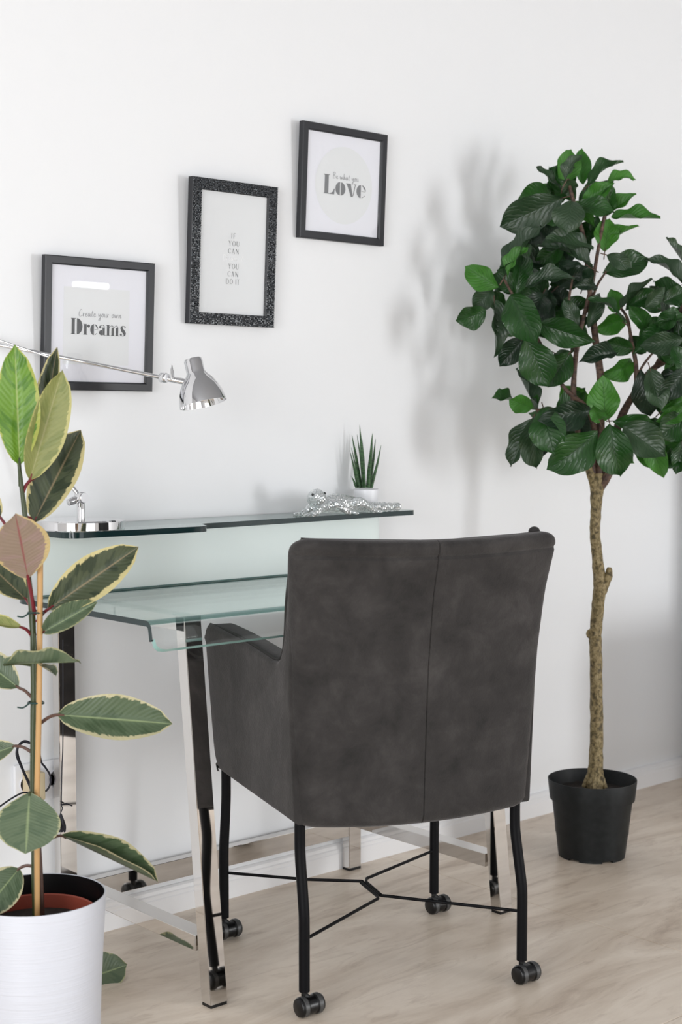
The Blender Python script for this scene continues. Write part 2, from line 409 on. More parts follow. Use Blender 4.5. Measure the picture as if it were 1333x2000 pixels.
# ================================================================== DESK
desk = thing('glass_desk', 'green-tinted glass writing desk with bent edge, raised shelf and chrome legs', 'desk', (0, 0, 0))
DZ, GT = .760, .011
LX = 1.513; RXD = 2.560; YF = -.545; YB = -.03
# bent top: profile in (y, z) swept along x, rounded corners at the rear
def bent_top():
    bm = bmesh.new()
    prof = [(-.525 + 0 * 0, DZ)]
    top = [(YB, DZ)]
    for k in range(1, 14): top.append((YB + (-.512 - YB) * k / 13, DZ))
    # bend: S-shaped waterfall
    for a, dy, dz in [(0, 0, 0)]: pass
    R = .018
    for k in range(1, 7):
        t = math.radians(78 * k / 6); top.append((-.512 - R * math.sin(t), DZ - R * (1 - math.cos(t))))
    y0, z0 = top[-1]; 
    for k in range(1, 5): top.append((y0 - .004 * k / 4, z0 - .022 * k / 4))
    y1, z1 = top[-1]
    for k in range(1, 4): top.append((y1 - .006 * (k / 3) ** 2, z1 - .016 * k / 3))
    xs = [LX, LX + .004, LX + .012, LX + .025] + [LX + .025 + (RXD - LX - .05) * k / 10 for k in range(1, 11)] + [RXD - .012, RXD - .004, RXD]
    n = len(top)
    def nrm(i):
        a = Vector(top[max(i - 1, 0)]); c = Vector(top[min(i + 1, n - 1)]); d = (c - a).normalized(); return Vector((-d.y, d.x))
    def rnd(x, i):
        # rear corners rounded, lower lip corners rounded
        y, z = top[i]; e = min(x - LX, RXD - x)
        if i < 2:
            rr = .03
            if e < rr: y2 = YB - (rr - math.sqrt(max(0, rr * rr - (rr - e) ** 2))); y = min(y, y2)
        if i >= n - 3:
            rr = .022
            if e < rr:
                s = rr - math.sqrt(max(0, rr * rr - (rr - e) ** 2)); z += s * (i - (n - 4)) / 3
        return y, z
    T = []; Bt = []
    for x in xs:
        rt = []; rb = []
        for i in range(n):
            y, z = rnd(x, i); nn = nrm(i)
            if nn.y < 0: nn = -nn
            rt.append(bm.verts.new((x, y, z)))
            # inward = below / behind
            off = -nn * GT if i < 18 else Vector((GT, 0)) * (1 if nn.x < 0 else 1)
            d = Vector((nn.x, nn.y))
            q = Vector((y, z)) - d * GT
            rb.append(bm.verts.new((x, q.x, q.y)))
        T.append(rt); Bt.append(rb)
    for a in range(len(xs) - 1):
        for i in range(n - 1):
            f = bm.faces.new((T[a][i], T[a][i + 1], T[a + 1][i + 1], T[a + 1][i]))
            if 13 <= i < 17: f.material_index = 3
            bm.faces.new((Bt[a][i], Bt[a + 1][i], Bt[a + 1][i + 1], Bt[a][i + 1]))
        f = bm.faces.new((T[a][0], T[a + 1][0], Bt[a + 1][0], Bt[a][0])); f.material_index = 1
        f = bm.faces.new((T[a][-1], Bt[a][-1], Bt[a + 1][-1], T[a + 1][-1])); f.material_index = 2
    for i in range(n - 1):
        f = bm.faces.new((T[0][i], Bt[0][i], Bt[0][i + 1], T[0][i + 1])); f.material_index = 1
        f = bm.faces.new((T[-1][i], T[-1][i + 1], Bt[-1][i + 1], Bt[-1][i])); f.material_index = 1
    bmesh.ops.recalc_face_normals(bm, faces=bm.faces[:])
    return bm
o = obj('desktop', bent_top(), [m_glass, m_glass_edge, m_glass_edge_l, m_glass_bend], desk); o['label'] = 'bent clear glass desktop with rolled front edge'
# upright rear panel carrying the shelf
bm = bmesh.new(); PX0, PX1, PY = 1.551, 2.516, -.062
add_box(bm, (PX0, PY, DZ), (PX1, PY + .006, .891))
for f in bm.faces:
    if abs(f.normal.x) > .9 or abs(f.normal.z) > .9: f.material_index = 1
o = obj('upright_panel', bm, [m_glass_panel, m_panel_edge], desk, False); o['label'] = 'pale green upright glass panel behind the desktop'
# bent foot of the panel (two thin ridges)
o = obj('panel_joint', tube([(PX0, PY - .004, DZ + .002), (PX1, PY - .004, DZ + .002)], .0018, 6), m_panel_edge, desk)
# shelf with stepped front edge
SZ = .903; ST = .012
def shelf_mesh():
    pts = []
    def arc(cx, cyy, r, a0, a1, n=8):
        for k in range(n + 1):
            a = math.radians(a0 + (a1 - a0) * k / n); pts.append((cx + r * math.cos(a), cyy + r * math.sin(a)))
    # counter-clockwise seen from above, start rear right
    pts.append((2.585, -.004)); pts.append((1.530, -.004))
    pts.append((1.528, -.17)); arc(1.573, -.178, .045, 180, 262)
    pts.append((1.80, -.238)); arc(1.838, -.213, .027, 270, 350, 6)
    arc(1.905, -.197, .027, 150, 80, 5)
    pts.append((2.20, -.150)); pts.append((2.45, -.128)); arc(2.570, -.107, .016, 270, 360, 5)
    bm = bmesh.new(); vs = [bm.verts.new((x, y, SZ)) for x, y in pts]; lo = [bm.verts.new((x, y, SZ - ST)) for x, y in pts]
    bm.faces.new(vs); bm.faces.new(list(reversed(lo)))
    for k in range(len(pts)):
        f = bm.faces.new((vs[k - 1], lo[k - 1], lo[k], vs[k])); f.material_index = 1
    bmesh.ops.recalc_face_normals(bm, faces=bm.faces[:])
    return bm
o = obj('raised_shelf', shelf_mesh(), [m_glass, m_glass_edge], desk); o['label'] = 'narrow glass top shelf with stepped front edge'
# chrome frame
def bar(name, a, c, wx, wy, parent=desk, bev=.0012):
    # rectangular bar from a to c (centres of the ends), section wx along x, wy along y, ends level
    bm = bmesh.new(); V = []
    for p in (a, c):
        V.append([bm.verts.new((p[0] + sx * wx / 2, p[1] + sy * wy / 2, p[2])) for sx, sy in ((-1, -1), (1, -1), (1, 1), (-1, 1))])
    for k in range(4): bm.faces.new((V[0][k], V[0][(k + 1) % 4], V[1][(k + 1) % 4], V[1][k]))
    bm.faces.new(list(reversed(V[0]))); bm.faces.new(V[1]); bmesh.ops.recalc_face_normals(bm, faces=bm.faces[:])
    bmesh.ops.bevel(bm, geom=bm.edges[:], offset=bev, segments=2, affect='EDGES')
    return obj(name, bm, m_chrome, parent, False)
LEGS = [(1.670, -.504, -.424), (2.490, -.504, -.424)]
for x, yb, yt in LEGS: 
    l = bar('leg', (x, yb, .006), (x, yt, DZ - GT - .002), .040, .030)
    obj('foot_glide', box((x - .019, yb - .014, 0), (x + .019, yb + .014, .006)), m_blackplastic, l, False)
for x in (1.627, 2.451):
    l = bar('leg', (x, -.032, .006), (x, -.032, DZ - GT - .002), .040, .026)
    obj('foot_glide', box((x - .019, -.045, 0), (x + .019, -.019, .006)), m_blackplastic, l, False)
obj('rear_rail', box((1.647, -.044, .089), (2.431, -.019, .133), .0012), m_chrome, desk, False)
for x in (1.670, 2.490):
    obj('side_rail', box((x - .020, -.470, .100), (x + .020, -.020, .131), .0012), m_chrome, desk, False)
    obj('top_rail', box((x - .020, -.440, .718), (x + .020, -.020, DZ - GT - .001), .0012), m_chrome, desk, False)
for x in (1.670, 2.490):
    for y in (-.40, -.09): obj('glass_pad', lathe([(0, 0), (.016, 0), (.016, .001), (0, .001)], 20, (x, y, DZ - GT - .0012)), m_glass_edge_l, desk)

# ================================================================== CHAIR
chair = thing('armchair', 'charcoal suede armchair on four black metal legs with casters, back to the camera', 'chair', (2.063, -.528, 0), math.radians(-20.5))
def tab(z, T):
    for (z0, v0), (z1, v1) in zip(T, T[1:]):
        if z <= z1: t = max(0, (z - z0) / (z1 - z0)); t = t * t * (3 - 2 * t) if False else t; return v0 + (v1 - v0) * t
    return T[-1][1]
def smoothtab(z, T): return (tab(z - .03, T) + tab(z, T) * 2 + tab(z + .03, T)) / 4
YT = [(.30, -.222), (.36, -.224), (.50, -.232), (.66, -.244), (.80, -.266), (.90, -.296), (.95, -.308)]
WT = [(.30, .240), (.36, .243), (.50, .252), (.66, .258), (.80, .266), (.87, .274), (.95, .276)]
TH_T = [(.3, .080), (.62, .075), (.75, .060), (.90, .052), (.95, .050)]
def backrest():
    bm = bmesh.new(); rings = []
    r = .028
    xsr = sorted(set([round(-1 + 2 * k / 36, 4) for k in range(37)] + [-.012, -.0075, .0075, .012]))
    zs = [.362, .364, .369, .378, .40]; z = .42
    while z < .868: zs.append(z); z += .02
    zs += [.872, .8755, .878, .8805, .884, .891, .897, .902, .906, .909, .9105]
    inset = {.362: .016, .364: .010, .369: .004, .897: .0008, .902: .003, .906: .007, .909: .013, .9105: .020}
    for z in zs:
        W = smoothtab(z, WT); yr = smoothtab(z, YT); th = smoothtab(z, TH_T); ins = inset.get(z, 0)
        W -= ins + (.016 * ((z - .88) / .03) ** 2 if z > .88 else 0); h = th / 2 - ins
        rr = min(r, h * .98); loop = []
        # rear side (y negative): left -> right
        for s in xsr: loop.append((s * (W - rr), -h, 'r'))
        for k in range(1, 7):
            a = -math.pi / 2 + math.pi / 2 * k / 6; loop.append((W - rr + rr * math.cos(a), -h + rr + rr * math.sin(a), 'c'))
        for k in range(0, 7):
            a = math.pi / 2 * k / 6; loop.append((W - rr + rr * math.cos(a), h - rr + rr * math.sin(a), 'c'))
        for k in range(1, 16): loop.append(((1 - 2 * k / 16) * (W - rr), h, 'f'))
        for k in range(0, 7):
            a = math.pi / 2 + math.pi / 2 * k / 6; loop.append((-W + rr + rr * math.cos(a), h - rr + rr * math.sin(a), 'c'))
        for k in range(0, 6):
            a = math.pi + math.pi / 2 * k / 6; loop.append((-W + rr + rr * math.cos(a), -h + rr + rr * math.sin(a), 'c'))
        ring = []
        for x, y, t in loop:
            q = x / .27; bulge = .034 * max(0, 1 - q * q)
            yy = yr + th / 2 + y - bulge
            if t == 'r' and abs(x) < .001: yy += .0028
            if t in 'rc' and y < 0 and .8745 < z < .8825: yy += .003 if abs(z - .878) > .001 else .0045
            f = max(0, min(1, (z - .80) / .1)); zz = z + f * (.010 * q * q - .008)
            f2 = max(0, 1 - (z - .36) / .06); zz -= f2 * .012 * (1 - q * q)
            # soft wrinkles below the top corners
            if t == 'r' and z > .82: yy += .0022 * math.sin(z * 160 + x * 30) * max(0, abs(q) - .72) * 3
            ring.append(bm.verts.new((x, yy, zz)))
        rings.append(ring)
    n = len(rings[0])
    for a, c in zip(rings, rings[1:]):
        for k in range(n): bm.faces.new((a[k], a[(k + 1) % n], c[(k + 1) % n], c[k]))
    bm.faces.new(list(reversed(rings[0]))); bm.faces.new(rings[-1])
    bmesh.ops.recalc_face_normals(bm, faces=bm.faces[:])
    return bm
bk = obj('backrest', backrest(), m_suede, chair); bk['label'] = 'tall curved suede backrest with centre seam'
# piping along the upper edge of the backrest with small corner gathers
pts = []
for k in range(25):
    q = -1 + 2 * k / 24; x = q * .248
    pts.append((x, smoothtab(.90, YT) + .046 - .034 * max(0, 1 - (x / .27) ** 2), .906 + .010 * (x / .27) ** 2 - .008))
obj('piping', tube(pts, .0035, 8), m_suede, bk)
bm = bmesh.new(); add_ball(bm, (.232, -.262, .909), .011, (1.1, .8, .9)); obj('corner_gather', bm, m_suede, bk)
def arm(s):
    out = [(-.225, .366), (.235, .366), (.262, .374), (.280, .398), (.290, .45), (.312, .640), (.311, .662), (.298, .677), (.27, .682), (.10, .678), (-.07, .668), (-.135, .664), (-.165, .671), (-.190, .70), (-.206, .75), (-.226, .82), (-.243, .870), (-.262, .865), (-.245, .8), (-.225, .6)]
    P = smooth_path([(0, y, z) for y, z in out[:17]], 4) + [Vector((0, y, z)) for y, z in out[17:]]
    bm = bmesh.new(); t = .062; vs = [bm.verts.new((0, p.y, p.z)) for p in P]; f = bm.faces.new(vs)
    r = bmesh.ops.extrude_face_region(bm, geom=[f]); 
    for v in [g for g in r['geom'] if isinstance(g, bmesh.types.BMVert)]: v.co.x += t
    bmesh.ops.recalc_face_normals(bm, faces=bm.faces[:])
    es = [e for e in bm.edges if len(e.link_faces) == 2 and {len(e.link_faces[0].verts) > 4, len(e.link_faces[1].verts) > 4} == {True, False}]
    bmesh.ops.bevel(bm, geom=es, offset=.0095, segments=4, affect='EDGES', profile=.5)
    for v in bm.verts:
        x, y, z = v.co
        o_ = tab(z, [(.36, .250), (.50, .256), (.66, .262), (.80, .264), (.9, .262)]) + .010 * max(0, (y + .2) / .5)
        v.co.x = s * (o_ - x * (.7 if z > .70 else 1))
    bmesh.ops.recalc_face_normals(bm, faces=bm.faces[:])
    return bm
for s in (-1, 1):
    a = obj('armrest', arm(s), m_suede, chair)
    pp = [(s * .262, .300, .678), (s * .260, .10, .679), (s * .257, -.07, .669), (s * .256, -.138, .667), (s * .256, -.170, .680), (s * .259, -.195, .72), (s * .263, -.216, .79), (s * .262, -.236, .86)]
    pp = [(x - s * .002, y + .004, z + .001) for x, y, z in pp]
    obj('piping', tube(pp, .0032, 8, 5), m_seam, a)
bm = bmesh.new(); add_box(bm, (-.205, -.16, .375), (.205, .285, .50), .03, 4); obj('seat', bm, m_suede, chair)
legs = [(-.232, -.202, -.232, -.226, 1), (.226, -.202, .230, -.228, 1), (-.247, .236, -.254, .232, 0), (.245, .220, .243, .221, 0)]
for x0, y0, x1, y1, bent in legs:
    P = [(x0 + (x1 - x0) * q, y0 + (y1 - y0) * q, z_) for q, z_ in ((0, .378), (0, .33), (.08, .30), (.5, .25), (.92, .20), (1, .17), (1, .11), (1, .046))]
    lg = obj('leg', tube(P, .0105, 16, 5), m_blackmetal, chair)
    # caster: axle along the wall direction
    ca = math.radians(20.5 - 4)
    ax = Vector((math.cos(ca), math.sin(ca), 0)); off = Vector((.0095, 0, 0)) * .93 + Vector((0, .0095 * -.36, 0))
    c = Vector((x1, y1, .0195)) + off
    bm = bmesh.new(); add_tube(bm, [(x1, y1, .056), (x1, y1, .034)], .0062, 10)
    add_tube(bm, [c - ax * .012, c + ax * .012], .0172, 20); add_tube(bm, [(x1, y1, .040), c + Vector((0, 0, .012))], .006, 8)
    add_tube(bm, [c - ax * .0265, c + ax * .0265], .003, 8)
    cs = obj('caster', bm, m_blackplastic, chair)
    for sg in (-1, 1):
        wc = c + ax * (.0165 * sg)
        bm = bmesh.new(); pr = [(0, -.0105), (.0150, -.0105), (.0172, -.0090), (.0190, -.0045), (.0190, .005), (.0175, .0070), (.012, .0075), (0, .0075)]
        add_lathe(bm, [(r_, z_ * sg * -1) for r_, z_ in pr], 28, wc, ax)
        obj('wheel', bm, m_blackplastic, cs)
        bm = bmesh.new(); add_lathe(bm, [(.0185, -.0045), (.0195, -.0038), (.0195, .0042), (.0185, .005)], 28, wc, ax, True); obj('tread', bm, m_grey_tread, cs)
zS = .145
A_ = (.004, .068, zS); B_ = (.000, -.034, zS)
bm = bmesh.new()
add_tube(bm, [(-.254, .232, zS), (-.10, .120, zS), A_, (B_[0], B_[1], zS)], .0033, 8)
add_tube(bm, [(.243, .221, zS), (.02, .082, zS), (.010, .060, zS), (.006, -.03, zS)], .0033, 8)
add_tube(bm, [(-.232, -.226, zS), (-.008, -.05, zS), (-.004, -.036, zS), (-.002, .06, zS)], .0033, 8)
add_tube(bm, [(.230, -.228, zS), (.016, -.044, zS), (.004, -.034, zS)], .0033, 8)
obj('stretcher', bm, m_blackmetal, chair)

# ================================================================== PICTURES
TILT = math.radians(3.0)
def P2(pts): return pts
def lune(cx, cyy, rx, ry, side, gap=.03, a0=-90, a1=90, n=14):
    p = []
    for k in range(n + 1):
        a = math.radians(a0 + (a1 - a0) * k / n); p.append((cx + side * (gap + rx * math.cos(a)), cyy + ry * math.sin(a)))
    return p
def rect(x0, y0, x1, y1): return [(x0, y0), (x1, y0), (x1, y1), (x0, y1)]
def stroke(a, c, w_): 
    dx, dy = c[0] - a[0], c[1] - a[1]; L = math.hypot(dx, dy) or 1; nx, ny = -dy / L * w_ / 2, dx / L * w_ / 2
    return [(a[0] + nx, a[1] + ny), (a[0] - nx, a[1] - ny), (c[0] - nx, c[1] - ny), (c[0] + nx, c[1] + ny)]
def circ(cx, cyy, r, n=14): return [(cx + r * math.cos(2 * math.pi * k / n), cyy + r * math.sin(2 * math.pi * k / n)) for k in range(n)]
FAT = {
 'L': (.66, [rect(.05, .02, .27, .98), rect(0, .965, .33, 1.0), rect(0, 0, .62, .03), [(.36, .03), (.62, .03), (.64, .30), (.60, .30), (.52, .12)]]),
 'D': (.86, [rect(.05, .02, .27, .98), rect(0, .965, .34, 1.0), rect(0, 0, .34, .035), lune(.42, .5, .40, .5, 1, .0)]),
 'o': (.60, [lune(.29, .34, .26, .345, -1), lune(.29, .34, .26, .345, 1)]),
 'v': (.60, [[(.03, .66), (.27, .66), (.42, .0), (.30, .0)], rect(0, .645, .30, .67), stroke((.42, .06), (.55, .655), .035), rect(.46, .645, .62, .67)]),
 'e': (.56, [lune(.29, .34, .26, .345, -1), lune(.27, .34, .26, .345, 1, .03, 2, 88), stroke((.30, .345), (.53, .345), .02), stroke((.32, .005), (.50, .13), .03)]),
 'r': (.48, [rect(.05, .02, .24, .66), rect(0, .64, .24, .67), rect(0, 0, .30, .03), circ(.38, .55, .10), stroke((.25, .50), (.38, .64), .03)]),
 'a': (.56, [rect(.30, .02, .47, .50), lune(.27, .17, .22, .17, -1, .0), lune(.30, .50, .17, .17, 1, .0, 0, 90), circ(.13, .52, .085), stroke((.14, .62), (.32, .66), .03), rect(.45, 0, .56, .03)]),
 'm': (.98, [rect(.05, .02, .22, .66), rect(0, .64, .22, .67), rect(0, 0, .27, .03), rect(.38, .02, .55, .52), lune(.38, .50, .17, .16, 1, .0, 0, 90), rect(.33, 0, .60, .03),
             rect(.71, .02, .88, .52), lune(.71, .50, .17, .16, 1, .0, 0, 90), rect(.66, 0, .93, .03), stroke((.22, .52), (.40, .65), .03), stroke((.55, .52), (.73, .65), .03)]),
 's': (.48, [[(.03, .50), (.08, .62), (.20, .665), (.20, .52), (.38, .34), (.45, .20), (.42, .07), (.30, 0), (.27, .14), (.10, .32)], circ(.08, .10, .07), stroke((.06, .03), (.30, .01), .03), stroke((.20, .655), (.40, .63), .03), circ(.38, .56, .045)]),
}
THIN = {
 'I': (.30, [rect(.10, 0, .20, 1)]), 'F': (.55, [rect(.08, 0, .18, 1), rect(.08, .95, .52, 1), rect(.18, .48, .42, .52)]),
 'Y': (.72, [stroke((.08, 1), (.36, .45), .10), stroke((.64, 1), (.36, .45), .035), rect(.31, 0, .41, .46)]),
 'O': (.86, [[(.43 + math.copysign(1, math.cos(a)) * 0 + .38 * math.cos(a), .5 + .5 * math.sin(a)) for a in [math.radians(90 + 180 * k / 14) for k in range(15)]] + [(.43 + .27 * math.cos(a), .5 + .47 * math.sin(a)) for a in [math.radians(270 - 180 * k / 14) for k in range(15)]],
             [(.43 + .38 * math.cos(a), .5 + .5 * math.sin(a)) for a in [math.radians(-90 + 180 * k / 14) for k in range(15)]] + [(.43 + .27 * math.cos(a), .5 + .47 * math.sin(a)) for a in [math.radians(90 - 180 * k / 14) for k in range(15)]]]),
 'U': (.78, [rect(.08, .25, .19, 1), rect(.64, .25, .68, 1), stroke((.13, .28), (.30, .03), .08), stroke((.28, .02), (.50, .02), .04), stroke((.50, .03), (.66, .28), .04)]),
 'C': (.76, [[(.43 + .38 * math.cos(a), .5 + .5 * math.sin(a)) for a in [math.radians(90 + 180 * k / 14) for k in range(15)]] + [(.43 + .27 * math.cos(a), .5 + .47 * math.sin(a)) for a in [math.radians(270 - 180 * k / 14) for k in range(15)]], stroke((.43, .98), (.66, .80), .05), stroke((.43, .02), (.68, .20), .05), rect(.65, .70, .68, .95)]),
 'A': (.80, [stroke((.36, 1), (.10, 0), .035), stroke((.36, 1), (.66, 0), .11), rect(.20, .30, .54, .335)]),
 'N': (.82, [rect(.10, 0, .14, 1), stroke((.10, 1), (.68, 0), .12), rect(.66, 0, .70, 1)]),
 'D': (.84, [rect(.08, 0, .19, 1), [(.30 + .46 * math.cos(a), .5 + .5 * math.sin(a)) for a in [math.radians(-90 + 180 * k / 14) for k in range(15)]] + [(.30 + .35 * math.cos(a), .5 + .46 * math.sin(a)) for a in [math.radians(90 - 180 * k / 14) for k in range(15)]], rect(.08, .96, .31, 1), rect(.08, 0, .31, .04)]),
 'T': (.68, [rect(.29, 0, .39, 1), rect(.04, .95, .64, 1)]),
 ' ': (.35, []),
}
def script_letters():   # light handwriting as strokes (points in units of x-height 0..1, ascenders to 2)
    S = {
     'C': (1.1, [[(.9, 1.7), (.7, 2.0), (.4, 1.6), (.15, .8), (.2, .1), (.55, 0), (.95, .35)]]),
     'B': (1.2, [[(.5, 2.0), (.25, 0)], [(.2, 1.8), (.7, 2.1), (1.0, 1.7), (.5, 1.1), (.9, .8), (.8, .15), (.25, 0)]]),
     'D': (1.2, [[(.5, 2.0), (.25, 0), (.8, .1), (1.1, .9), (.9, 1.7), (.2, 1.9)]]),
     'r': (.6, [[(0, .1), (.2, 1), (.25, .8), (.5, .9)], [(.2, .9), (.15, 0)]]),
     'e': (.7, [[(.1, .45), (.5, .7), (.35, 1), (.12, .5), (.3, 0), (.65, .3)]]),
     'a': (.85, [[(.6, .9), (.3, 1), (.1, .4), (.3, 0), (.6, .8), (.58, .1), (.8, .2)]]),
     't': (.6, [[(.35, 1.7), (.2, .2), (.5, .1)], [(.05, 1.1), (.6, 1.15)]]),
     'y': (.8, [[(.1, 1), (.2, .2), (.6, .9)], [(.62, 1), (.45, -.9), (.15, -.8), (.7, .1)]]),
     'o': (.75, [[(.4, 1), (.1, .5), (.3, 0), (.6, .5), (.4, 1), (.75, .85)]]),
     'u': (.8, [[(.12, 1), (.15, .1), (.5, .3), (.58, 1), (.6, .05), (.8, .2)]]),
     'w': (1.1, [[(.1, 1), (.2, .05), (.5, .8), (.6, .05), (.95, 1)]]),
     'n': (.85, [[(.15, 1), (.12, 0), (.45, .95), (.62, .8), (.6, .05), (.8, .2)]]),
     'h': (.8, [[(.3, 2.0), (.12, 0), (.4, .9), (.58, .7), (.55, .05), (.75, .2)]]),
     'm': (1.2, [[(.15, 1), (.12, 0), (.4, .95), (.5, .05), (.8, .95), (.95, .05), (1.15, .2)]]),
     'i': (.4, [[(.15, 1), (.15, .05), (.35, .2)]]), ' ': (.55, [])}
    return S
SCR = script_letters()
def poly_text(txt, font, x0, y0, h, width=None, track=0.0):
    """polygons in frame-local metres; h = cap height"""
    adv = sum(font[c][0] + track for c in txt) - track; sx = (width / adv) if width else h
    out = []; x = x0
    for c in txt:
        w_, ps = font[c]
        for p in ps: out.append([(x + a * sx, y0 + q * h) for a, q in p])
        x += (w_ + track) * sx
    return out
def script_text(txt, x0, y0, h, width, th):
    adv = sum(SCR[c][0] for c in txt); sx = width / adv; out = []; x = x0
    for c in txt:
        w_, ss = SCR[c]
        for s in ss:
            pp = smooth_path([(x + a * sx, y0 + q * h, 0) for a, q in s], 4)
            for a, c2 in zip(pp, pp[1:]):
                v = abs((c2 - a).normalized().y); out.append(stroke((a.x, a.y), (c2.x, c2.y), th * (.5 + .8 * v)))
        x += w_ * sx
    return out
def print_obj(name, polys, mat, parent, yoff):
    bm = bmesh.new()
    for p in polys:
        vs = [bm.verts.new((x, yoff, z)) for x, z in p]
        try: bm.faces.new(vs)
        except ValueError: pass
    for f in bm.faces:
        f.normal_update()
        if f.normal.y > 0: f.normal_flip()
    return obj(name, bm, mat, parent, False)
def frame(label, x0, x1, z0, z1, border, dep, studs=False, mat_border=0):
    t = thing('picture_frame', label, 'picture', ((x0 + x1) / 2, -.004, z0), 0, 'framed prints on the wall')
    t.rotation_euler = (TILT, 0, 0); BD = dep - .008
    W, H = (x1 - x0), (z1 - z0) / math.cos(TILT); hw = W / 2; b_ = border
    # frame: mitred profile ring
    bm = bmesh.new()
    prof = [(0, 0), (0, -dep + .002), (.002, -dep), (b_ - .003, -dep), (b_, -dep + .004), (b_, -.002), (b_, 0)]
    cor = [(-hw, 0, 1, 1), (hw, 0, -1, 1), (hw, H, -1, -1), (-hw, H, 1, -1)]
    R = [[bm.verts.new((cx + sx * i, y, cz + sz * i)) for i, y in prof] for cx, cz, sx, sz in cor]
    for a in range(4):
        A, B = R[a], R[(a + 1) % 4]
        for k in range(len(prof)): bm.faces.new((A[k], B[k], B[(k + 1) % len(prof)], A[(k + 1) % len(prof)]))
    bmesh.ops.recalc_face_normals(bm, faces=bm.faces[:])
    fr = obj('frame', bm, m_frame, t, False)
    if studs:
        bm = bmesh.new(); s = .0036; nx = int(W / s); nz = int(H / s)
        for i in range(nx):
            for j in range(nz):
                x = -hw + (i + .5) * W / nx; z = (j + .5) * H / nz
                if min(x + hw, hw - x, z, H - z) > b_ - .001: continue
                q = s * .40; jx = random.uniform(-.0012, .0012); jz = random.uniform(-.0012, .0012)
                v = [bm.verts.new((x + a * q, -dep - .0002, z + c * q)) for a, c in ((-1, -1), (1, -1), (1, 1), (-1, 1))]
                tp = bm.verts.new((x + jx, -dep - .0022, z + jz))
                for k in range(4): bm.faces.new((v[k], v[(k + 1) % 4], tp))
        so = obj('stud_mosaic', bm, m_spark, fr, False); so['kind'] = 'stuff'
    obj('back_board', box((-hw + .004, -BD, .004), (hw - .004, -.002, H - .004)), m_paper if not mat_border else m_mat, t, False)
    o = obj('glazing', box((-hw + b_ * .9, -dep + .003, b_ * .9), (hw - b_ * .9, -dep + .0045, H - b_ * .9)), m_pic, t, False)
    return t, hw, H
# --- Dreams
t, hw, H = frame('black framed print reading Dreams, lowest and leftmost of the three', 1.594, 1.868, 1.190, 1.470, .0185, .016, mat_border=1)
hx = .088
o = obj('print_sheet', box((-.088, -.0086, .055), (.076, -.0081, .218), 0), m_paper, t, False); 
print_obj('lettering', poly_text('Dreams', FAT, -.070, .1185, .034, .139, .02), m_ink, t, -.0091)
print_obj('script_lettering', script_text('Create your own', -.052, .157, .0075, .108, .0010), m_ink_soft, t, -.0091)
# --- If you can
t, hw, H = frame('black sparkling studded frame with small centred text, middle of the three', 1.968, 2.212, 1.345, 1.671, .0265, .018, studs=True)
for k, (s, x, wd) in enumerate([('IF', -.006, .014), ('YOU', -.013, .032), ('CAN', -.014, .032), (None, 0, 0), ('YOU', -.012, .031), ('CAN', -.014, .032), ('DO IT', -.018, .040)]):
    z = .1985 - .0173 * k + (0 if k < 4 else 0)
    if s: print_obj('lettering', poly_text(s, THIN, x, z, .0118, wd, .12), m_ink_grey, t, -.0106)
    else: print_obj('script_lettering', script_text('Dream it', -.030, z + .002, .0065, .060, .0012), m_ink_white, t, -.0106)
# --- Love
t, hw, H = frame('black framed print reading Love, highest and rightmost of the three', 2.295, 2.571, 1.564, 1.838, .0190, .016, mat_border=1)
bm = bmesh.new(); n = 40
ov = [(.093 * math.cos(2 * math.pi * k / n) + .003, .136 + .093 * math.sin(2 * math.pi * k / n)) for k in range(n)]
print_obj('round_print', [ov], m_paper, t, -.0084); bm.free()
print_obj('lettering', poly_text('Love', FAT, -.063, .112, .046, .138, .02), m_ink_grey, t, -.0091)
print_obj('script_lettering', script_text('Be what you', -.036, .150, .0075, .086, .0010), m_ink_soft, t, -.0091)

# ================================================================== THINGS ON THE SHELF
# --- snake plant
sx, sy = 2.474, -.060
sp = thing('snake_plant', 'small spiky snake plant in a white pot at right end of glass shelf', 'plant', (sx, sy, SZ))
obj('pot', lathe([(0, 0), (.0245, 0), (.0265, .003), (.0315, .052), (.0312, .0535), (.0295, .0535), (.0285, .046), (0, .046)], 48), m_white, sp)
obj('soil', lathe([(0, .0475), (.0287, .0475)], 24), m_soil, sp)
m_snake, nt, b = nmat('snake_plant_leaf')
link(nt, ramp(nt, noise(nt, mapping(nt, 'Object', (60, 60, 260)), 1, 3), [(.40, (.012, .045, .012)), (.62, (.05, .13, .04))]), b.inputs['Base Color']); b.inputs['Roughness'].default_value = .45
d0 = depth((sx, sy, .95))
for bx, by, tx_, ty_, wd, dd in [(700, 949, 684, 880, 5, 0), (706, 949, 688, 850, 7, .01), (703, 949, 687, 874, 4, -.008), (711, 949, 703, 830, 8, 0), (712, 949, 698, 849, 5, .012), (714, 949, 708, 857, 4, -.01),
                              (719, 949, 728, 846, 9, 0), (723, 949, 734, 857, 6, .012), (726, 949, 745, 870, 6, -.006), (721, 949, 727, 868, 5, -.012), (697, 949, 687, 930, 5, -.004)]:
    a = at(bx, by + 4, d0 + dd); c = at(tx_, ty_, d0 + dd * 2.2)
    a = Vector((max(sx - .024, min(sx + .024, a.x)), a.y, a.z)) if False else a
    k = d0 / F / 2
    bm = tube([a, a.lerp(c, .3), a.lerp(c, .6) + Vector((.001, 0, 0)), a.lerp(c, .85), c], [wd * k * .85, wd * k * .95, wd * k * .72, wd * k * .36, .0003], 8, 3)
    for v in bm.verts: v.co -= Vector((sx, sy, SZ))
    obj('leaf', bm, m_snake, sp)
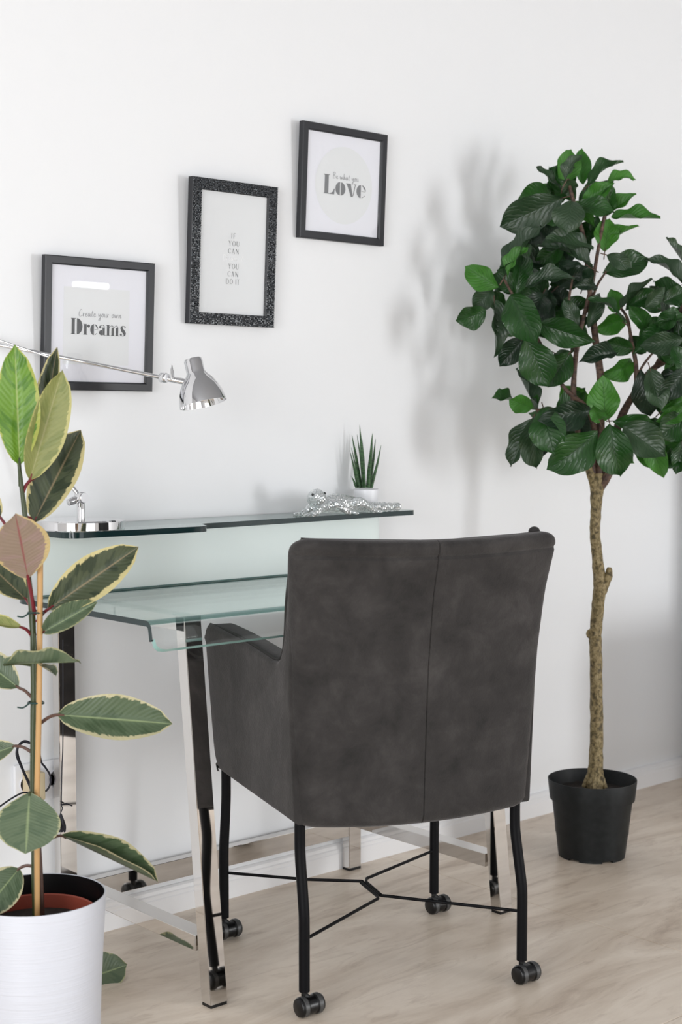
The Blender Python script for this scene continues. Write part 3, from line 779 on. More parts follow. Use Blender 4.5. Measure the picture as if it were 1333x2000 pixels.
# --- glass lizard figurine
lz = thing('lizard_figurine', 'clear textured glass lizard figurine lying on the shelf before the white pot', 'figurine', (2.372, -.112, SZ))
dl = depth((2.36, -.10, SZ))
def lp(px, py, dd=0): return at(px, py, dl + dd) - Vector((2.372, -.112, SZ))
def zfix(p, z): return Vector((p.x, p.y, z))
head = Vector((-.135, -.014, .0)); 
bm = bmesh.new()
# body axis in local coords (x along shelf)
add_tube(bm, [(-.128, -.018, .030), (-.112, -.010, .026), (-.085, -.004, .024), (-.050, -.002, .026), (-.02, 0, .023), (.010, .002, .020), (.035, .004, .016), (.06, .004, .013)], [.014, .016, .020, .024, .023, .020, .015, .011], 16, 4)
obj('body', bm, m_crystal, lz)
bm = bmesh.new()
add_tube(bm, [(-.122, -.016, .030), (-.130, -.022, .040), (-.134, -.036, .045), (-.136, -.052, .040), (-.137, -.060, .036)], [.014, .0185, .0195, .014, .006], 16, 4)
hd = obj('head', bm, m_crystal, lz)
for ex, ey, ez in ((-.152, -.041, .051), (-.118, -.044, .053)):
    bm = bmesh.new(); add_ball(bm, (ex, ey, ez), .0032); obj('eye', bm, m_eye, hd)
bm = bmesh.new()
rings = 12; P = [(.055, .003, .013)]
for k in range(rings): P.append((  .055 + .0085 * (k + 1), .003 - .0004 * k, .0125 - .0002 * k))
add_tube(bm, P, [(.0125 - .0003 * k) * (1.18 if k % 2 else .90) for k in range(len(P))], 14)
add_ball(bm, P[-1], .0105); obj('tail', bm, m_crystal, lz)
LEGF = .62
for pts, toes in ([[(-.095, -.012, .026), (-.108, -.034, .022), (-.135, -.046, .008), (-.150, -.050, .005)], (-.150, -.050)],
                  [(lambda: [(-.080, -.016, .026), (-.062, -.038, .024), (-.046, -.052, .012), (-.030, -.056, .005)])(), (-.030, -.056)],
                  [[(.0, -.012, .022), (.014, -.036, .026), (.038, -.046, .014), (.052, -.050, .005)], (.052, -.050)],
                  [[(-.09, .012, .026), (-.10, .030, .022), (-.12, .036, .008), (-.135, .038, .005)], (-.135, .038)],
                  [[(.0, .012, .022), (-.01, .034, .026), (.010, .045, .012), (.025, .048, .005)], (.025, .048)]):
    pts = [(x, y * LEGF - .002, z) for x, y, z in pts]; toes = (toes[0], toes[1] * LEGF - .002)
    bm = bmesh.new(); add_tube(bm, pts, [.0145, .0125, .009, .0058], 12, 4)
    for a in range(4):
        an = math.radians(-70 + 38 * a); dx = 1 if toes[0] > -.12 and not (toes[0] < -.1) else -1
        add_tube(bm, [(toes[0], toes[1], .005), (toes[0] + dx * .012 * math.cos(an), toes[1] + .012 * math.sin(an) * .9, .0042), (toes[0] + dx * .020 * math.cos(an), toes[1] + .018 * math.sin(an) * .9, .0022)], [.0036, .003, .0018], 8)
    obj('leg', bm, m_crystal, lz)
# --- lamp
bx_, by_ = 1.610, -.135
lamp = thing('desk_lamp', 'polished chrome swing-arm desk lamp standing on the glass shelf', 'lamp', (0, 0, 0))
obj('base', lathe([(0, SZ), (.088, SZ), (.0895, SZ + .0015), (.0895, SZ + .017), (.086, SZ + .020), (.03, SZ + .0215), (0, SZ + .022)], 64, (bx_, by_, 0)), m_chrome_l, lamp)
zb = SZ + .021
obj('stem', lathe([(.0, 0), (.0085, 0), (.0085, .030), (.007, .034), (0, .034)], 24, (bx_, by_, zb)), m_chrome_l, lamp)
J = Vector((bx_, by_, zb + .043)); view = (CAM - J).normalized()
kn = obj('joint_knob', lathe([(0, -.011), (.010, -.011), (.012, -.008), (.012, .008), (.010, .011), (0, .011)], 24, J, (0.2, -.98, 0)), m_chrome_l, lamp)
obj('knob_face', lathe([(0, .0112), (.0105, .0112), (.0095, .0135), (0, .0140)], 24, J, (.2, -.98, 0)), m_white, kn)
dj = depth(J)
E1 = at(-95, 655, dj - .02)
def rod(name, a, c, r, parent=lamp): return obj(name, tube([a, c], r, 12), m_chrome_l, parent)
dirn = (E1 - J).normalized()
obj('counterweight', lathe([(0, -.014), (.007, -.012), (.0085, 0), (.006, .012), (0, .014)], 16, at(143, 978, dj - .01), (1, 0, .3)), m_chrome_l, lamp)
rod('lower_arm', J, E1, .0045)
K = at(320, 738, 3.06)
rod('upper_arm', E1, K, .0042)
rod('parallel_rod', E1 + Vector((0, -.006, .022)), at(95, 697, depth(E1.lerp(K, .45)) - .004), .0022)
obj('elbow_joint', lathe([(0, -.012), (.012, -.012), (.012, .012), (0, .012)], 20, E1, (0, -1, 0)), m_chrome_l, lamp)
hj = obj('head_joint', lathe([(0, -.009), (.0085, -.009), (.0105, -.006), (.0105, .006), (.0085, .009), (0, .009)], 24, K, (.25, -.96, 0)), m_chrome_l, lamp)
obj('knob_face', lathe([(0, .0092), (.009, .0092), (.008, .011), (0, .0115)], 24, K, (.25, -.96, 0)), m_white, hj)
SHc = at(381, 752, 3.06)
rod('shade_arm', K, SHc + Vector((-.012, 0, .004)), .0065)
obj('wing_nut', tube([at(337, 742, 3.05), at(336, 728, 3.05), at(336, 713, 3.05)], [.0045, .0045, .0010], 10), m_chrome_l, lamp)
# shade: bell turned about an axis tilted down to the right
top = at(377, 702, 3.06); mouth = at(397, 788, 3.06)
axd = (mouth - top).normalized()
axd = (axd + (CAM - top).normalized() * .06).normalized(); Ls = (mouth - top).length
prof = [(0, -.001), (.0165, -.001), (.0185, .003), (.0185, .026), (.0205, .031), (.030, .042), (.0385, .056), (.0445, .072), (.0475, .088), (.0480, .0915)]
inn = [(.0465, .0915), (.0455, .086), (.042, .070), (.036, .056), (.027, .043), (.016, .034), (0, .034)]
sc_ = Ls / .0895
sh = obj('lamp_shade', lathe([(r_ * sc_, z_ * sc_) for r_, z_ in prof + inn], 64, top, axd), m_chrome_l, lamp); sh['label'] = 'bell-shaped chrome lamp shade'
obj('bulb', lathe([(r_, z_) for r_, z_ in [(0, .036), (.012, .036), (.013, .05), (.022, .065), (.022, .075), (.012, .084), (0, .086)]], 24, top, axd), m_white, sh)

# ================================================================== LEAF MESHES
def leaf_mesh(name, shape='elliptic', nl=14, fold=.18, droop=.25, wave=.02, twist=0.0, seed=0):
    """unit leaf: base at origin, tip at +Y 1, full width 1 along X, +Z upper face"""
    rnd = random.Random(seed); bm = bmesh.new(); uvl = bm.loops.layers.uv.new('UVMap'); rows = []
    us = [-1, -.86, -.62, -.3, 0, .3, .62, .86, 1]
    ph = rnd.uniform(0, 6)
    for i in range(nl + 1):
        v = i / nl
        if shape == 'tree': wv = (math.sin(math.pi * v ** .90) ** .80) * (1 + .04 * math.sin(v * 9 + ph))
        elif shape == 'elliptic': wv = (math.sin(math.pi * v ** .95) ** .62)
        elif shape == 'obovate': wv = (math.sin(math.pi * v ** 1.15) ** .68)
        else: wv = math.sin(math.pi * v ** .85) ** .85
        if v > .93: wv = max(wv * .75, .0) if i < nl else 0.0
        if i == 0: wv = .03
        row = []
        for u in us:
            x = u * wv * .5
            z = abs(x) * fold * 2 - droop * (v * v) + wave * math.sin(v * 13 + ph + (2.2 if u > 0 else 0)) * abs(u) ** 2
            a = twist * v; y = v
            x2 = x * math.cos(a) - z * 0; z2 = z + x * math.sin(a)
            row.append((bm.verts.new((x2, y, z2)), (u * .5 + .5, v)))
        rows.append(row)
    for a, c in zip(rows, rows[1:]):
        for k in range(len(us) - 1):
            q = (a[k], a[k + 1], c[k + 1], c[k])
            f = bm.faces.new([x[0] for x in q])
            for lp_, x in zip(f.loops, q): lp_[uvl].uv = x[1]
    bmesh.ops.remove_doubles(bm, verts=bm.verts[:], dist=1e-5)
    me = bpy.data.meshes.new(name); bm.to_mesh(me); bm.free()
    for p in me.polygons: p.use_smooth = True
    return me
def mesh_with(me, mat, cache={}):
    k = (me.name, mat.name)
    if k not in cache: c = me.copy(); c.materials.clear(); c.materials.append(mat); cache[k] = c
    return cache[k]
def place_leaf(me, mat, base, tip, width, normal, parent, name='leaf', thick=None):
    """leaf spanning base->tip; the mesh's droop is measured out so the tip lands on the point"""
    y = tip - base; L = y.length; y.normalize()
    n = normal - y * normal.dot(y)
    n = n.normalized() if n.length > 1e-4 else y.orthogonal().normalized()
    x = y.cross(n).normalized()
    o = bpy.data.objects.new(name, mesh_with(me, mat)); COL.objects.link(o); o.parent = parent
    M = Matrix((x * width, y * L, n * L)).transposed().to_4x4(); M.translation = base
    par = parent
    off = Vector((0, 0, 0))
    while par: off = off + par.location; par = par.parent
    M.translation = base - off
    o.matrix_basis = M
    return o

# ================================================================== RUBBER PLANT (left foreground)
PD = 2.58
pc = on_z(70, 1746, .30); pc = Vector((pc.x, pc.y, 0))
rp = thing('rubber_plant', 'variegated rubber plant in a tall white cover pot in the left foreground', 'plant', pc)
obj('cover_pot', lathe([(0, 0), (.100, 0), (.104, .004), (.121, .296), (.1205, .30), (.1185, .30), (.1175, .295), (.108, .02), (0, .018)], 96), m_potw, rp).data.materials.append(m_blackplastic)
cp = rp.children[0] if rp.children else None
bm = lathe([(.1178, .2992), (.1120, .22), (.1080, .15)], 96); o = obj('pot_lining', bm, m_blackplastic, rp)
obj('inner_pot', lathe([(.090, .06), (.1035, .256), (.1065, .258), (.1065, .266), (.1035, .268), (.1010, .266), (.099, .245), (.098, .20)], 72), m_terra, rp)
obj('soil', lathe([(0, .247), (.05, .249), (.0995, .243)], 40), m_soil, rp)
def lp_(px, py, dd=0.0): return at(px, py, PD + dd) - pc
k1 = PD / F
stem_pts = [(70, 1788), (68, 1700), (65, 1500), (66, 1360), (65, 1250), (61, 1180), (56, 1130), (50, 1020), (42, 950), (37, 905), (36, 880)]
def wobk(i, k): return 1 + .06 * math.sin(i * 1.7 + k)
obj('stem', tube([lp_(*p) for p in stem_pts], [.0062, .0060, .0058, .0056, .0056, .0055, .0050, .0045, .0040, .0030, .002], 12, 4, True, wobk), m_stem, rp)
obj('stem', tube([lp_(80, 1790, .02), lp_(77, 1700, .016), lp_(72, 1600, .012), lp_(70, 1520, .010)], [.007, .006, .005, .004], 10, 4), m_brown, rp)
obj('support_stick', tube([lp_(73, 1788, -.02), lp_(72, 1560, -.018), lp_(76, 1400, -.017), lp_(78, 1220, -.015), lp_(79, 1075, -.012)], .0050, 10), m_bamboo, rp)
for y in (1196, 1372):
    bm = bmesh.new(); c = lp_(70, y, -.006)
    pts = [c + Vector((.013 * math.cos(a), .013 * math.sin(a) * 1.2, .001 * math.sin(2 * a))) for a in [k * math.pi / 8 for k in range(17)]]
    add_tube(bm, pts, .0016, 6); add_tube(bm, [pts[8], pts[8] + Vector((-.012, 0, -.006)), pts[8] + Vector((-.022, .002, -.004))], .0014, 6, 3)
    obj('plant_tie', bm, m_tie, rp)
LM = {}
for nm, args in {'flat': dict(fold=.10, droop=0, wave=.012), 'fold': dict(fold=.26, droop=0, wave=.012), 'arch': dict(fold=.14, droop=0, wave=.03, twist=.3), 'wide': dict(fold=.06, droop=0, wave=.01, shape='obovate')}.items():
    LM[nm] = leaf_mesh('rubber_leaf_' + nm, nl=18, seed=hash(nm) % 7 if False else len(nm), **{k: v for k, v in args.items()})
toCam = (CAM - (pc + Vector((0, 0, .8)))).normalized()
def rleaf(b_, t_, w_, mat, mesh='flat', n=(0, 0), pet=None, pcol=None, pd=.0028, label=None):
    base = at(b_[0], b_[1], PD + b_[2]); tip = at(t_[0], t_[1], PD + t_[2])
    nr = toCam + RIGHT * n[0] + UP * n[1]
    o = place_leaf(LM[mesh], VL[mat], base, tip, w_ * k1, nr, rp)
    if label: o['label'] = label
    if pet:
        p0 = at(pet[0], pet[1], PD + (pet[2] if len(pet) > 2 else 0)) - pc; p1 = base - pc
        obj('petiole', tube([p0, p0.lerp(p1, .5) + Vector((0, 0, .003)), p1, p1 + (tip - base) * .06], [pd * 1.1, pd, pd * .9, pd * .5], 8, 4), pcol or m_red, rp)
    return o
rleaf((38, 908, 0), (29, 672, -.03), 84, 'bright', 'flat', (.1, .2), (40, 950), m_stem, .0035, 'young lime green leaf, upright')
rleaf((70, 930, .03), (112, 678, .05), 52, 'dark', 'flat', (-.2, .1), (42, 960))
rleaf((58, 938, .01), (122, 722, .0), 78, 'olive', 'flat', (.35, .0), (44, 965))
rleaf((66, 1020, .03), (158, 840, .08), 92, 'dark', 'flat', (-.25, .1), (50, 1010))
rleaf((55, 1130, -.03), (30, 1003, -.12), 106, 'pink', 'wide', (.15, -.5), (68, 1200), m_red, .0034, 'mauve underside of a leaf')
rleaf((52, 1172, .04), (-40, 1085, .08), 74, 'dark', 'flat', (.1, .5), (64, 1200))
rleaf((0, 1010, .05), (-60, 960, .1), 60, 'dark', 'flat', (.1, .3), (30, 1060))
rleaf((94, 1190, .0), (271, 1068, .04), 86, 'dark', 'flat', (.15, .25), (72, 1215), m_red, .003, 'broad dark leaf with cream edge')
rleaf((82, 1236, -.01), (190, 1176, .0), 48, 'grey', 'fold', (.5, .5), (74, 1240))
rleaf((44, 1226, -.01), (-70, 1208, -.06), 30, 'olive', 'flat', (0, .8), (62, 1242))
rleaf((8, 1298, .0), (157, 1293, -.09), 24, 'grey', 'arch', (0, 1.2), (66, 1300), m_stem)
rleaf((78, 1300, -.02), (110, 1320, -.10), 26, 'sage', 'flat', (.4, .9))
rleaf((36, 1343, .0), (-60, 1270, .02), 66, 'sage', 'flat', (.1, .2), (62, 1362), m_brown)
rleaf((112, 1396, -.01), (337, 1414, .03), 90, 'sage', 'flat', (-.05, .3), (80, 1412), m_brown, .003, 'broad sage leaf pointing right')
rleaf((30, 1457, .01), (-70, 1490, .02), 48, 'sage', 'flat', (0, .4), (60, 1468), m_brown)
rleaf((58, 1548, -.04), (50, 1668, -.10), 124, 'grey', 'wide', (0, .45), (66, 1560, 0), m_stem, .003, 'round grey-green leaf hanging over the pot')
rleaf((118, 1632, .0), (308, 1722, .05), 34, 'sage', 'fold', (.15, .8), (78, 1652), m_brown)
rleaf((38, 1696, .0), (-40, 1790, -.05), 78, 'sage', 'flat', (.1, .5), (64, 1692), m_brown)
# fallen leaf on the floor beside the pot
fp = on_z(236, 1905, 0)
ftm = leaf_mesh('fallen_leaf_shape', nl=16, fold=.12, droop=0, wave=.03, shape='obovate', seed=3)
bs = on_z(120, 1900, .012); tp_ = on_z(252, 1900, .05)
o = place_leaf(ftm, VL['grey'], on_z(205, 1925, .006) + Vector((-.06, .05, 0)), on_z(248, 1885, .02), .085, Vector((-.35, -.75, .6)), None, 'fallen_leaf')
o['label'] = 'curled fallen rubber plant leaf on the floor behind the white cover pot'; o['category'] = 'leaf'

# ================================================================== ARTIFICIAL TREE (right)
tc = Vector((3.000, -.355, 0)); 
tr = thing('potted_tree', 'artificial magnolia tree in a black nursery pot against the white wall', 'plant', tc)
TD = depth(tc + Vector((0, 0, .8)))
bm = bmesh.new()
add_lathe(bm, [(0, .004), (.084, .004), (.0865, .006), (.1035, .148), (.1090, .1485), (.1095, .152), (.1145, .1985), (.1140, .2005), (.1125, .2005), (.1105, .196), (.105, .155), (.101, .150), (.094, .06), (0, .05)], 80)
pt = obj('pot', bm, m_potb, tr)
bm = bmesh.new()
for k in range(6):
    a0 = 2 * math.pi * k / 6 + .3
    for j in range(5):
        a = a0 + j * .14; b2 = a + .14
        for r0, r1 in ((.074, .0862),):
            vs = [bm.verts.new((r * math.cos(q), r * math.sin(q), z)) for z in (0, .006) for r, q in ((r0, a), (r1, a), (r1, b2), (r0, b2))]
            for f in ((0, 1, 2, 3), (7, 6, 5, 4), (0, 4, 5, 1), (1, 5, 6, 2), (2, 6, 7, 3), (3, 7, 4, 0)): bm.faces.new([vs[i] for i in f])
bmesh.ops.remove_doubles(bm, verts=bm.verts[:], dist=1e-5)
obj('pot_foot', bm, m_potb, pt, False)
bm = lathe([(0, .166), (.04, .170), (.08, .163), (.106, .165)], 36)
for v in bm.verts: v.co.z += .004 * math.sin(v.co.x * 90) * math.cos(v.co.y * 110)
obj('soil', bm, m_soil, tr)
def tp(px, py, dd=0.0): return at(px, py, TD + dd) - tc
kt = TD / F
def tb(i, k): return 1 + .055 * math.sin(i * 2.3 + k * 1.1) + .04 * math.sin(i * .9 + k * 2.7)
tpts = [(1163, 1552), (1163, 1530), (1165, 1480), (1166, 1400), (1165, 1300), (1164, 1240), (1169, 1180), (1172, 1140), (1167, 1085), (1163, 1040), (1165, 990), (1167, 950), (1168, 925)]
obj('trunk', tube([tp(*p) for p in tpts], [r * kt for r in (22, 17, 13.5, 12.5, 12, 12, 12, 12.5, 10.5, 10, 10.5, 14, 13)], 16, 5, True, tb), m_bark, tr)
obj('cut_stub', tube([tp(1172, 1160), tp(1180, 1145), tp(1189, 1124), tp(1191, 1108)], [r * kt for r in (12, 10, 8.5, 4)], 12, 4, True, tb), m_bark, tr)
obj('knot', lathe([(0, -.012), (9 * kt, -.010), (10 * kt, .004), (8.5 * kt, .008), (0, .006)], 20, tp(1156, 1238, -.010), (-.95, -.30, .05)), m_bark, tr)
for a in range(5):
    an = a * 1.25; p0 = tp(1163, 1520); d_ = Vector((math.cos(an), math.sin(an), 0))
    obj('root', tube([p0 + d_ * .012 + Vector((0, 0, .02)), p0 + d_ * .020, p0 + d_ * .030 + Vector((0, 0, -.022))], [.006, .007, .005], 8, 3), m_bark, tr)
BR = [([(1164, 958, 0), (1150, 915, -.02), (1139, 885, -.03)], 9, 5, m_bark),
      ([(1165, 945, 0), (1156, 905, -.01), (1164, 865, -.02), (1160, 830, -.03), (1146, 795, -.04), (1110, 765, -.05), (1088, 735, -.05), (1070, 700, -.06)], 7, 3, m_twig),
      ([(1170, 945, 0), (1173, 880, 0), (1174, 820, .01), (1174, 740, .01), (1166, 680, .02), (1160, 630, .02), (1152, 560, .02), (1142, 470, .0), (1120, 390, -.02), (1110, 350, -.02)], 10, 3, m_twig),
      ([(1140, 890, -.02), (1122, 800, -.03), (1123, 720, -.04), (1131, 660, -.03), (1146, 600, -.02), (1160, 540, -.02), (1172, 470, -.02), (1182, 420, -.02)], 6, 3, m_twig),
      ([(1172, 952, 0), (1192, 918, -.01), (1203, 860, .0), (1212, 820, .01), (1242, 765, .03), (1282, 716, .05), (1340, 690, .08), (1400, 640, .1)], 10, 4, m_twig),
      ([(1243, 765, .03), (1243, 712, .04), (1234, 665, .04), (1226, 622, .05), (1212, 600, .05)], 5, 2.5, m_twig),
      ([(1282, 716, .05), (1305, 670, .06), (1322, 625, .06), (1338, 590, .07)], 5, 3, m_twig),
      ([(1245, 735, .04), (1258, 712, .03), (1275, 690, .02)], 3, 2, m_twig),
      ([(1088, 735, -.05), (1050, 660, -.07), (1010, 590, -.08), (985, 545, -.08)], 4, 2.2, m_twig),
      ([(1120, 790, -.03), (1080, 800, -.05), (1048, 800, -.06)], 4, 2.2, m_twig),
      ([(1131, 650, -.03), (1112, 600, -.05), (1120, 540, -.05)], 3, 2, m_twig),
      ([(1150, 610, -.02), (1166, 560, .0), (1185, 530, .01)], 3, 2, m_twig)]
for pts, r0, r1, m in BR:
    obj('branch', tube([tp(*p) for p in pts], [r0 * kt, (r0 + r1) / 2 * kt, r1 * kt], 10, 4, True, tb), m, tr)
TM = [leaf_mesh('tree_leaf_a', nl=16, fold=.18, droop=0, wave=.06, shape='tree', seed=1), leaf_mesh('tree_leaf_b', nl=16, fold=.10, droop=0, wave=.05, shape='obovate', seed=2),
      leaf_mesh('tree_leaf_c', nl=16, fold=.24, droop=0, wave=.07, shape='tree', twist=.3, seed=4), leaf_mesh('tree_leaf_d', nl=16, fold=.16, droop=0, wave=.06, shape='tree', twist=-.25, seed=5)]
# arched versions: belly of the leaf lifted
for me in list(TM):
    c = me.copy(); c.name = me.name + '_arched'
    for v in c.vertices: v.co.z += .12 * math.sin(math.pi * v.co.y)
    TM.append(c)
tcam = (CAM - (tc + Vector((0, 0, 1.4)))).normalized()
TLEAF = '''1100 362 1116 291 46 L 0|1140 360 1137 289 32 L 2|1105 356 1138 302 17 G -2|1095 368 1048 326 13 G 0|1150 362 1219 317 22 M 0|1140 396 1201 358 34 L 0|1182 362 1243 350 13 L 2
1178 420 1244 379 27 L 1|1185 422 1196 360 32 M 0|1195 426 1291 427 21 L 1|1182 491 1191 426 44 L -1|1183 492 1249 442 13 L 0|1101 386 976 443 68 G -4|1080 392 1012 388 58 M 1|1118 392 1108 456 58 G -5
1100 395 1075 345 44 M 3|1120 380 1105 350 30 G 0|1160 487 1066 466 24 G -5|1157 524 1049 482 28 G -4|1035 478 978 524 46 M 2|985 542 1056 440 17 G -4|992 542 1033 482 17 L -5|1008 577 1020 498 36 M -3
974 561 908 520 44 L -2|962 562 926 606 40 G -1|950 606 891 626 48 M -3|966 588 968 697 36 G -5|998 576 1051 672 66 M -6|1062 572 1032 640 46 D -1|1052 632 1163 668 52 M -4|1024 660 976 716 42 D -2
1028 658 1071 754 66 M -6|1114 688 1070 757 48 M -3|1028 560 1124 546 28 G -4|1049 802 1008 720 15 G -2|1041 797 995 780 36 L -3|1006 782 961 778 11 M 0|1056 806 1050 770 14 M 0|1040 818 999 912 34 G -3|1044 814 1049 916 40 G -4
1054 836 1062 882 18 L 1|1156 800 1050 822 50 D -5|1062 796 1084 888 66 M -5|1168 842 1068 918 66 M -6|1142 806 1094 752 50 L 3|1183 822 1178 732 56 L -4|1172 822 1158 790 28 L -5|1206 690 1131 708 28 D -4
1192 828 1212 930 66 M -6|1218 832 1301 892 64 G -5|1198 822 1288 838 38 M -3|1262 850 1298 934 40 L 0|1215 900 1178 898 24 L 3|1240 872 1284 914 30 L 3|1334 860 1321 927 34 M 0|1238 708 1172 732 46 L 3
1238 682 1181 668 36 M 1|1222 622 1158 646 40 L 2|1222 632 1148 584 12 M -2|1206 610 1194 564 34 L 1|1214 602 1276 545 12 G -1|1222 606 1288 568 28 M 0|1338 560 1260 508 22 G -3|1340 520 1301 464 14 G 0|1345 545 1316 512 26 M -1
1178 534 1268 504 50 M 0|1186 498 1236 524 28 G -5|1300 640 1236 694 34 M 0|1336 662 1250 676 40 G -4|1264 644 1226 596 32 M 0|1292 606 1236 574 34 M 1|1296 590 1345 566 34 M 0|1270 718 1292 802 44 G -5|1252 722 1272 812 46 D -1
1292 804 1345 768 28 L -2|1282 824 1345 800 32 L -3|1348 812 1286 852 54 M -2|1348 724 1288 736 22 D -4|1130 640 1102 585 30 G -2|1150 640 1172 572 30 G -1|1116 690 1134 636 26 M 2|1060 590 1050 520 36 M 2
1090 560 1150 520 34 D 1|1110 520 1060 500 34 M 3|1100 480 1045 520 40 M 3|1140 500 1100 450 40 M 3|1150 470 1170 420 26 M 2|1060 470 1095 440 36 D 2|1110 600 1080 560 34 D 2|1165 560 1120 560 24 D -3|1140 560 1160 520 22 D 0
1150 620 1110 640 30 M 1|1120 620 1085 600 30 M 2|1250 660 1290 620 36 M 1|1310 640 1340 600 36 M 2|1280 680 1330 700 34 M 1|1300 710 1340 745 36 L 1|1310 780 1345 740 34 M 0|1240 760 1230 700 0 M 3|1280 780 1320 820 34 M 2
1210 880 1240 905 30 L 4|1300 870 1345 905 40 L 2|1262 600 1300 560 26 G -2|1335 700 1290 690 28 M -1|1230 655 1262 690 30 M 2|1000 560 1040 590 34 M 2|965 620 1010 655 40 M 2|1085 420 1060 440 40 M 2|1128 470 1152 430 34 M 2
1085 690 1120 720 40 M 3|1060 640 1030 600 40 D 3|990 600 950 575 34 M 2|1010 520 1040 545 34 M 3|1335 880 1300 915 34 M 2|1250 800 1222 760 0 M 2|1322 610 1290 640 36 M -2|1100 830 1140 880 40 M 0|1080 840 1110 800 40 D 1'''
rl = random.Random(11)
cnt = 0
for ent in TLEAF.replace('\n', '|').split('|'):
    bx, by, txx, tyy, wd, tone, dd = ent.split(); bx, by, txx, tyy, wd, dd = map(float, (bx, by, txx, tyy, wd, dd))
    if wd < 5: continue
    Lpx = math.hypot(txx - bx, tyy - by); real = max(Lpx * 1.04, 58)
    dz = math.sqrt(max(0, real * real - Lpx * Lpx)) * kt * rl.choice((-1, 1)) * .8
    D0 = TD + dd * .024
    base = at(bx, by, D0 + (0 if dd < 0 else .01)); tip = at(txx, tyy, D0 + dz)
    rw = max(wd, .40 * Lpx, 24); ang = math.acos(min(1, wd / rw))
    y = (tip - base).normalized(); n0 = (tcam - y * tcam.dot(y)).normalized()
    if ang < .3: ang = rl.uniform(-.3, .3)
    else: ang = ang if y.cross(n0).z * 1 > 0 else -ang
    n1_ = Matrix.Rotation(ang, 3, y) @ n0
    if abs(ang) > .5 and n1_.z < 0: n1_ = Matrix.Rotation(-ang, 3, y) @ n0
    me = TM[rl.randrange(8)]
    place_leaf(me, TL[tone], base, tip, rw * kt * 1.08, n1_, tr)
    # short leaf stalk
    a = base - tc; st = a - y * .018 - Vector((0, 0, .004))
    if cnt % 2 == 0: obj('leaf_stalk', tube([st, a, a + y * .01], [.0016, .0014, .001], 6), m_twig, tr)
    cnt += 1
# more foliage: the part of the crown past the frame, and the leaves behind the front ones
def extra(n, cx0, cy0, rx, ry, d0, d1, tones, xmin=0):
    k = 0
    while k < n:
        a = rl.uniform(0, 2 * math.pi); r = math.sqrt(rl.random()); px, py = cx0 + rx * r * math.cos(a), cy0 + ry * r * math.sin(a)
        if px < xmin: continue
        k += 1; D0 = TD + rl.uniform(d0, d1); a = math.atan2(py - cy0, px - cx0) + rl.uniform(-1.3, 1.3); L_ = rl.uniform(58, 88)
        base = at(px - L_ * .4 * math.cos(a), py - L_ * .4 * math.sin(a), D0); tip = at(px + L_ * .6 * math.cos(a), py + L_ * .6 * math.sin(a), D0 + rl.uniform(-.05, .05))
        place_leaf(TM[rl.randrange(8)], TL[rl.choice(tones)], base, tip, rl.uniform(34, 50) * kt, tcam + Vector((rl.uniform(-.6, .6), rl.uniform(-.6, .6), rl.uniform(0, .9))), tr)
extra(46, 1420, 710, 115, 175, -.14, .14, 'MMMDLG', 1310)
extra(16, 1300, 650, 55, 70, -.02, .12, 'MMDG')
extra(12, 1305, 830, 50, 70, .0, .10, 'MML')
extra(24, 1068, 565, 88, 118, .02, .12, 'MMMDD')
extra(9, 1115, 405, 50, 60, .01, .08, 'MML')
extra(7, 1105, 825, 48, 45, .01, .06, 'MMD')

# ================================================================== SOCKET AND CABLES (left, by the rear desk leg)
d_ = depth((1.58, -.02, .38))
s1 = on_y(70, 1525, -.001)
sk = thing('wall_socket', 'white double wall socket low on the wall behind the rubber plant stem', 'socket', (s1.x, 0, s1.z))
obj('plate', box((-.055, -.012, -.042), (.075, 0, .042), .004), m_white, sk)
for q in (-.024, .044): obj('socket_insert', lathe([(0, 0), (.018, 0), (.020, .003), (.021, .003), (.021, 0)], 24, (q, -.012, 0), (0, -1, 0)), m_mat, sk)
pl = thing('plug_adapter', 'beige and white plug adapter pushed into the wall socket', 'adapter', (s1.x - .024, -.015, s1.z))
obj('housing', box((-.017, -.040, -.030), (.017, .0, .030), .004), pm('beige_plastic', (.62, .52, .34), .5), pl)
obj('cable_tail', tube([(0, -.038, -.02), (.01, -.05, -.05), (.0, -.05, -.09)], .003, 8, 4), m_cable, pl)
cb = bmesh.new()
def cpt(px, py, y=-.055): return on_y(px, py, y)
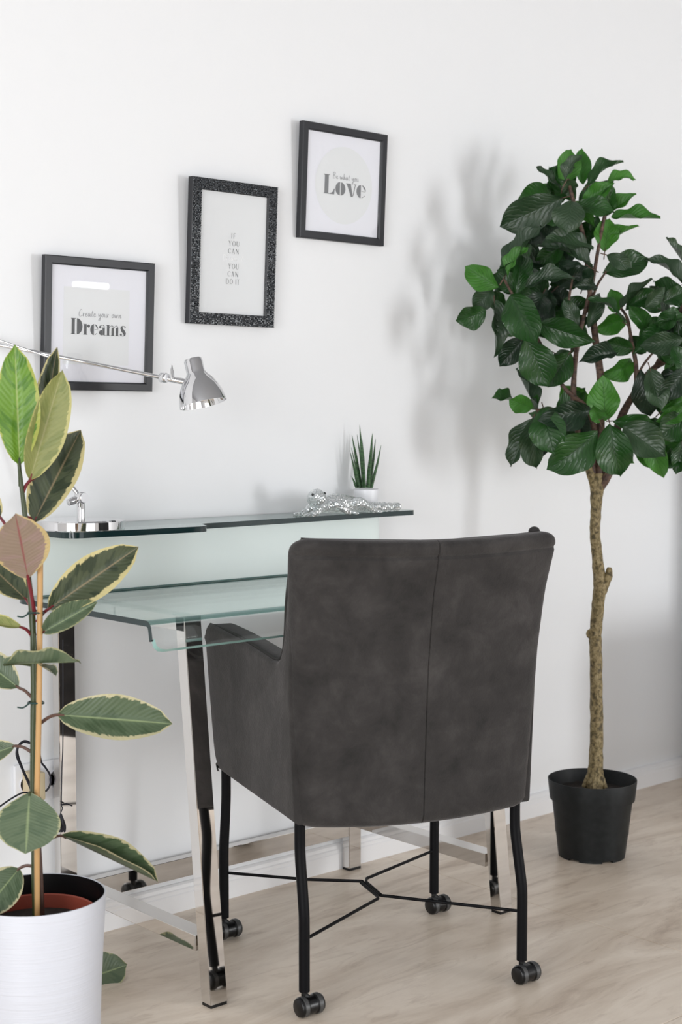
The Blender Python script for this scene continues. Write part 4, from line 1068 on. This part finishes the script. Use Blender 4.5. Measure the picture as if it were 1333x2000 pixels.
add_tube(cb, [cpt(62, 1452), cpt(48, 1447), cpt(36, 1456), cpt(32, 1475), cpt(42, 1500), cpt(56, 1532), cpt(60, 1548), cpt(45, 1548), cpt(25, 1558), cpt(4, 1572), cpt(-20, 1590)], .0019, 8, 6)
add_tube(cb, [cpt(60, 1452, -.05), cpt(45, 1450, -.05), cpt(34, 1465, -.05), cpt(42, 1495, -.05), cpt(62, 1535, -.05), cpt(84, 1547, -.05), cpt(97, 1535, -.05), cpt(98, 1515, -.05), cpt(88, 1498, -.05), cpt(80, 1485, -.05), cpt(75, 1440, -.05), cpt(74, 1300, -.05), cpt(74, 1200, -.05)], .0021, 8, 6)
o = obj('power_cord', cb, m_cable); o['label'] = 'thin black power cord looped on the wall left of the rear chrome leg'; o['category'] = 'cable'
cb = bmesh.new()
yk = -.062
add_tube(cb, [cpt(123, 1250, yk), cpt(123, 1440, yk), cpt(121, 1500, yk), cpt(120, 1568, yk), cpt(122, 1578, yk), cpt(118, 1590, yk), cpt(112, 1615, yk), cpt(106, 1625, yk)], .0012, 8, 6)
add_tube(cb, [cpt(120, 1572, yk), cpt(130, 1570, yk), cpt(141, 1574, yk)], .0014, 8, 4)
for a in range(3): add_tube(cb, [cpt(119, 1590, yk), cpt(113 + 5 * a, 1608, yk - .003 * a), cpt(116 + 5 * a, 1624, yk), cpt(121 + 3 * a, 1612, yk), cpt(119, 1590, yk)], .0021, 8, 6)
o = obj('cable_bundle', cb, m_cable); o['label'] = 'tied bundle of black cable hanging before the rear chrome leg'; o['category'] = 'cable'

# unseen glowing strip added on the opposite wall to make the picture-glass glint
wl = thing('glint_strip', 'glowing strip added on the wall opposite the pictures for the glint in the glass', 'lamp', (5.40, -6.0, 1.425))
obj('bracket', box((-.145, 0, -.022), (.145, .03, .022), .004), m_white, wl)
obj('light_strip', box((-.135, .03, -.010), (.135, .04, .012), .006), m_light, wl, False)

# the desk's and the lamp's Empties stand at their bases
for root, base in ((desk, Vector((2.04, -.28, 0))), (lamp, Vector((bx_, by_, SZ)))):
    for ch in root.children: ch.location = ch.location - base
    root.location = base
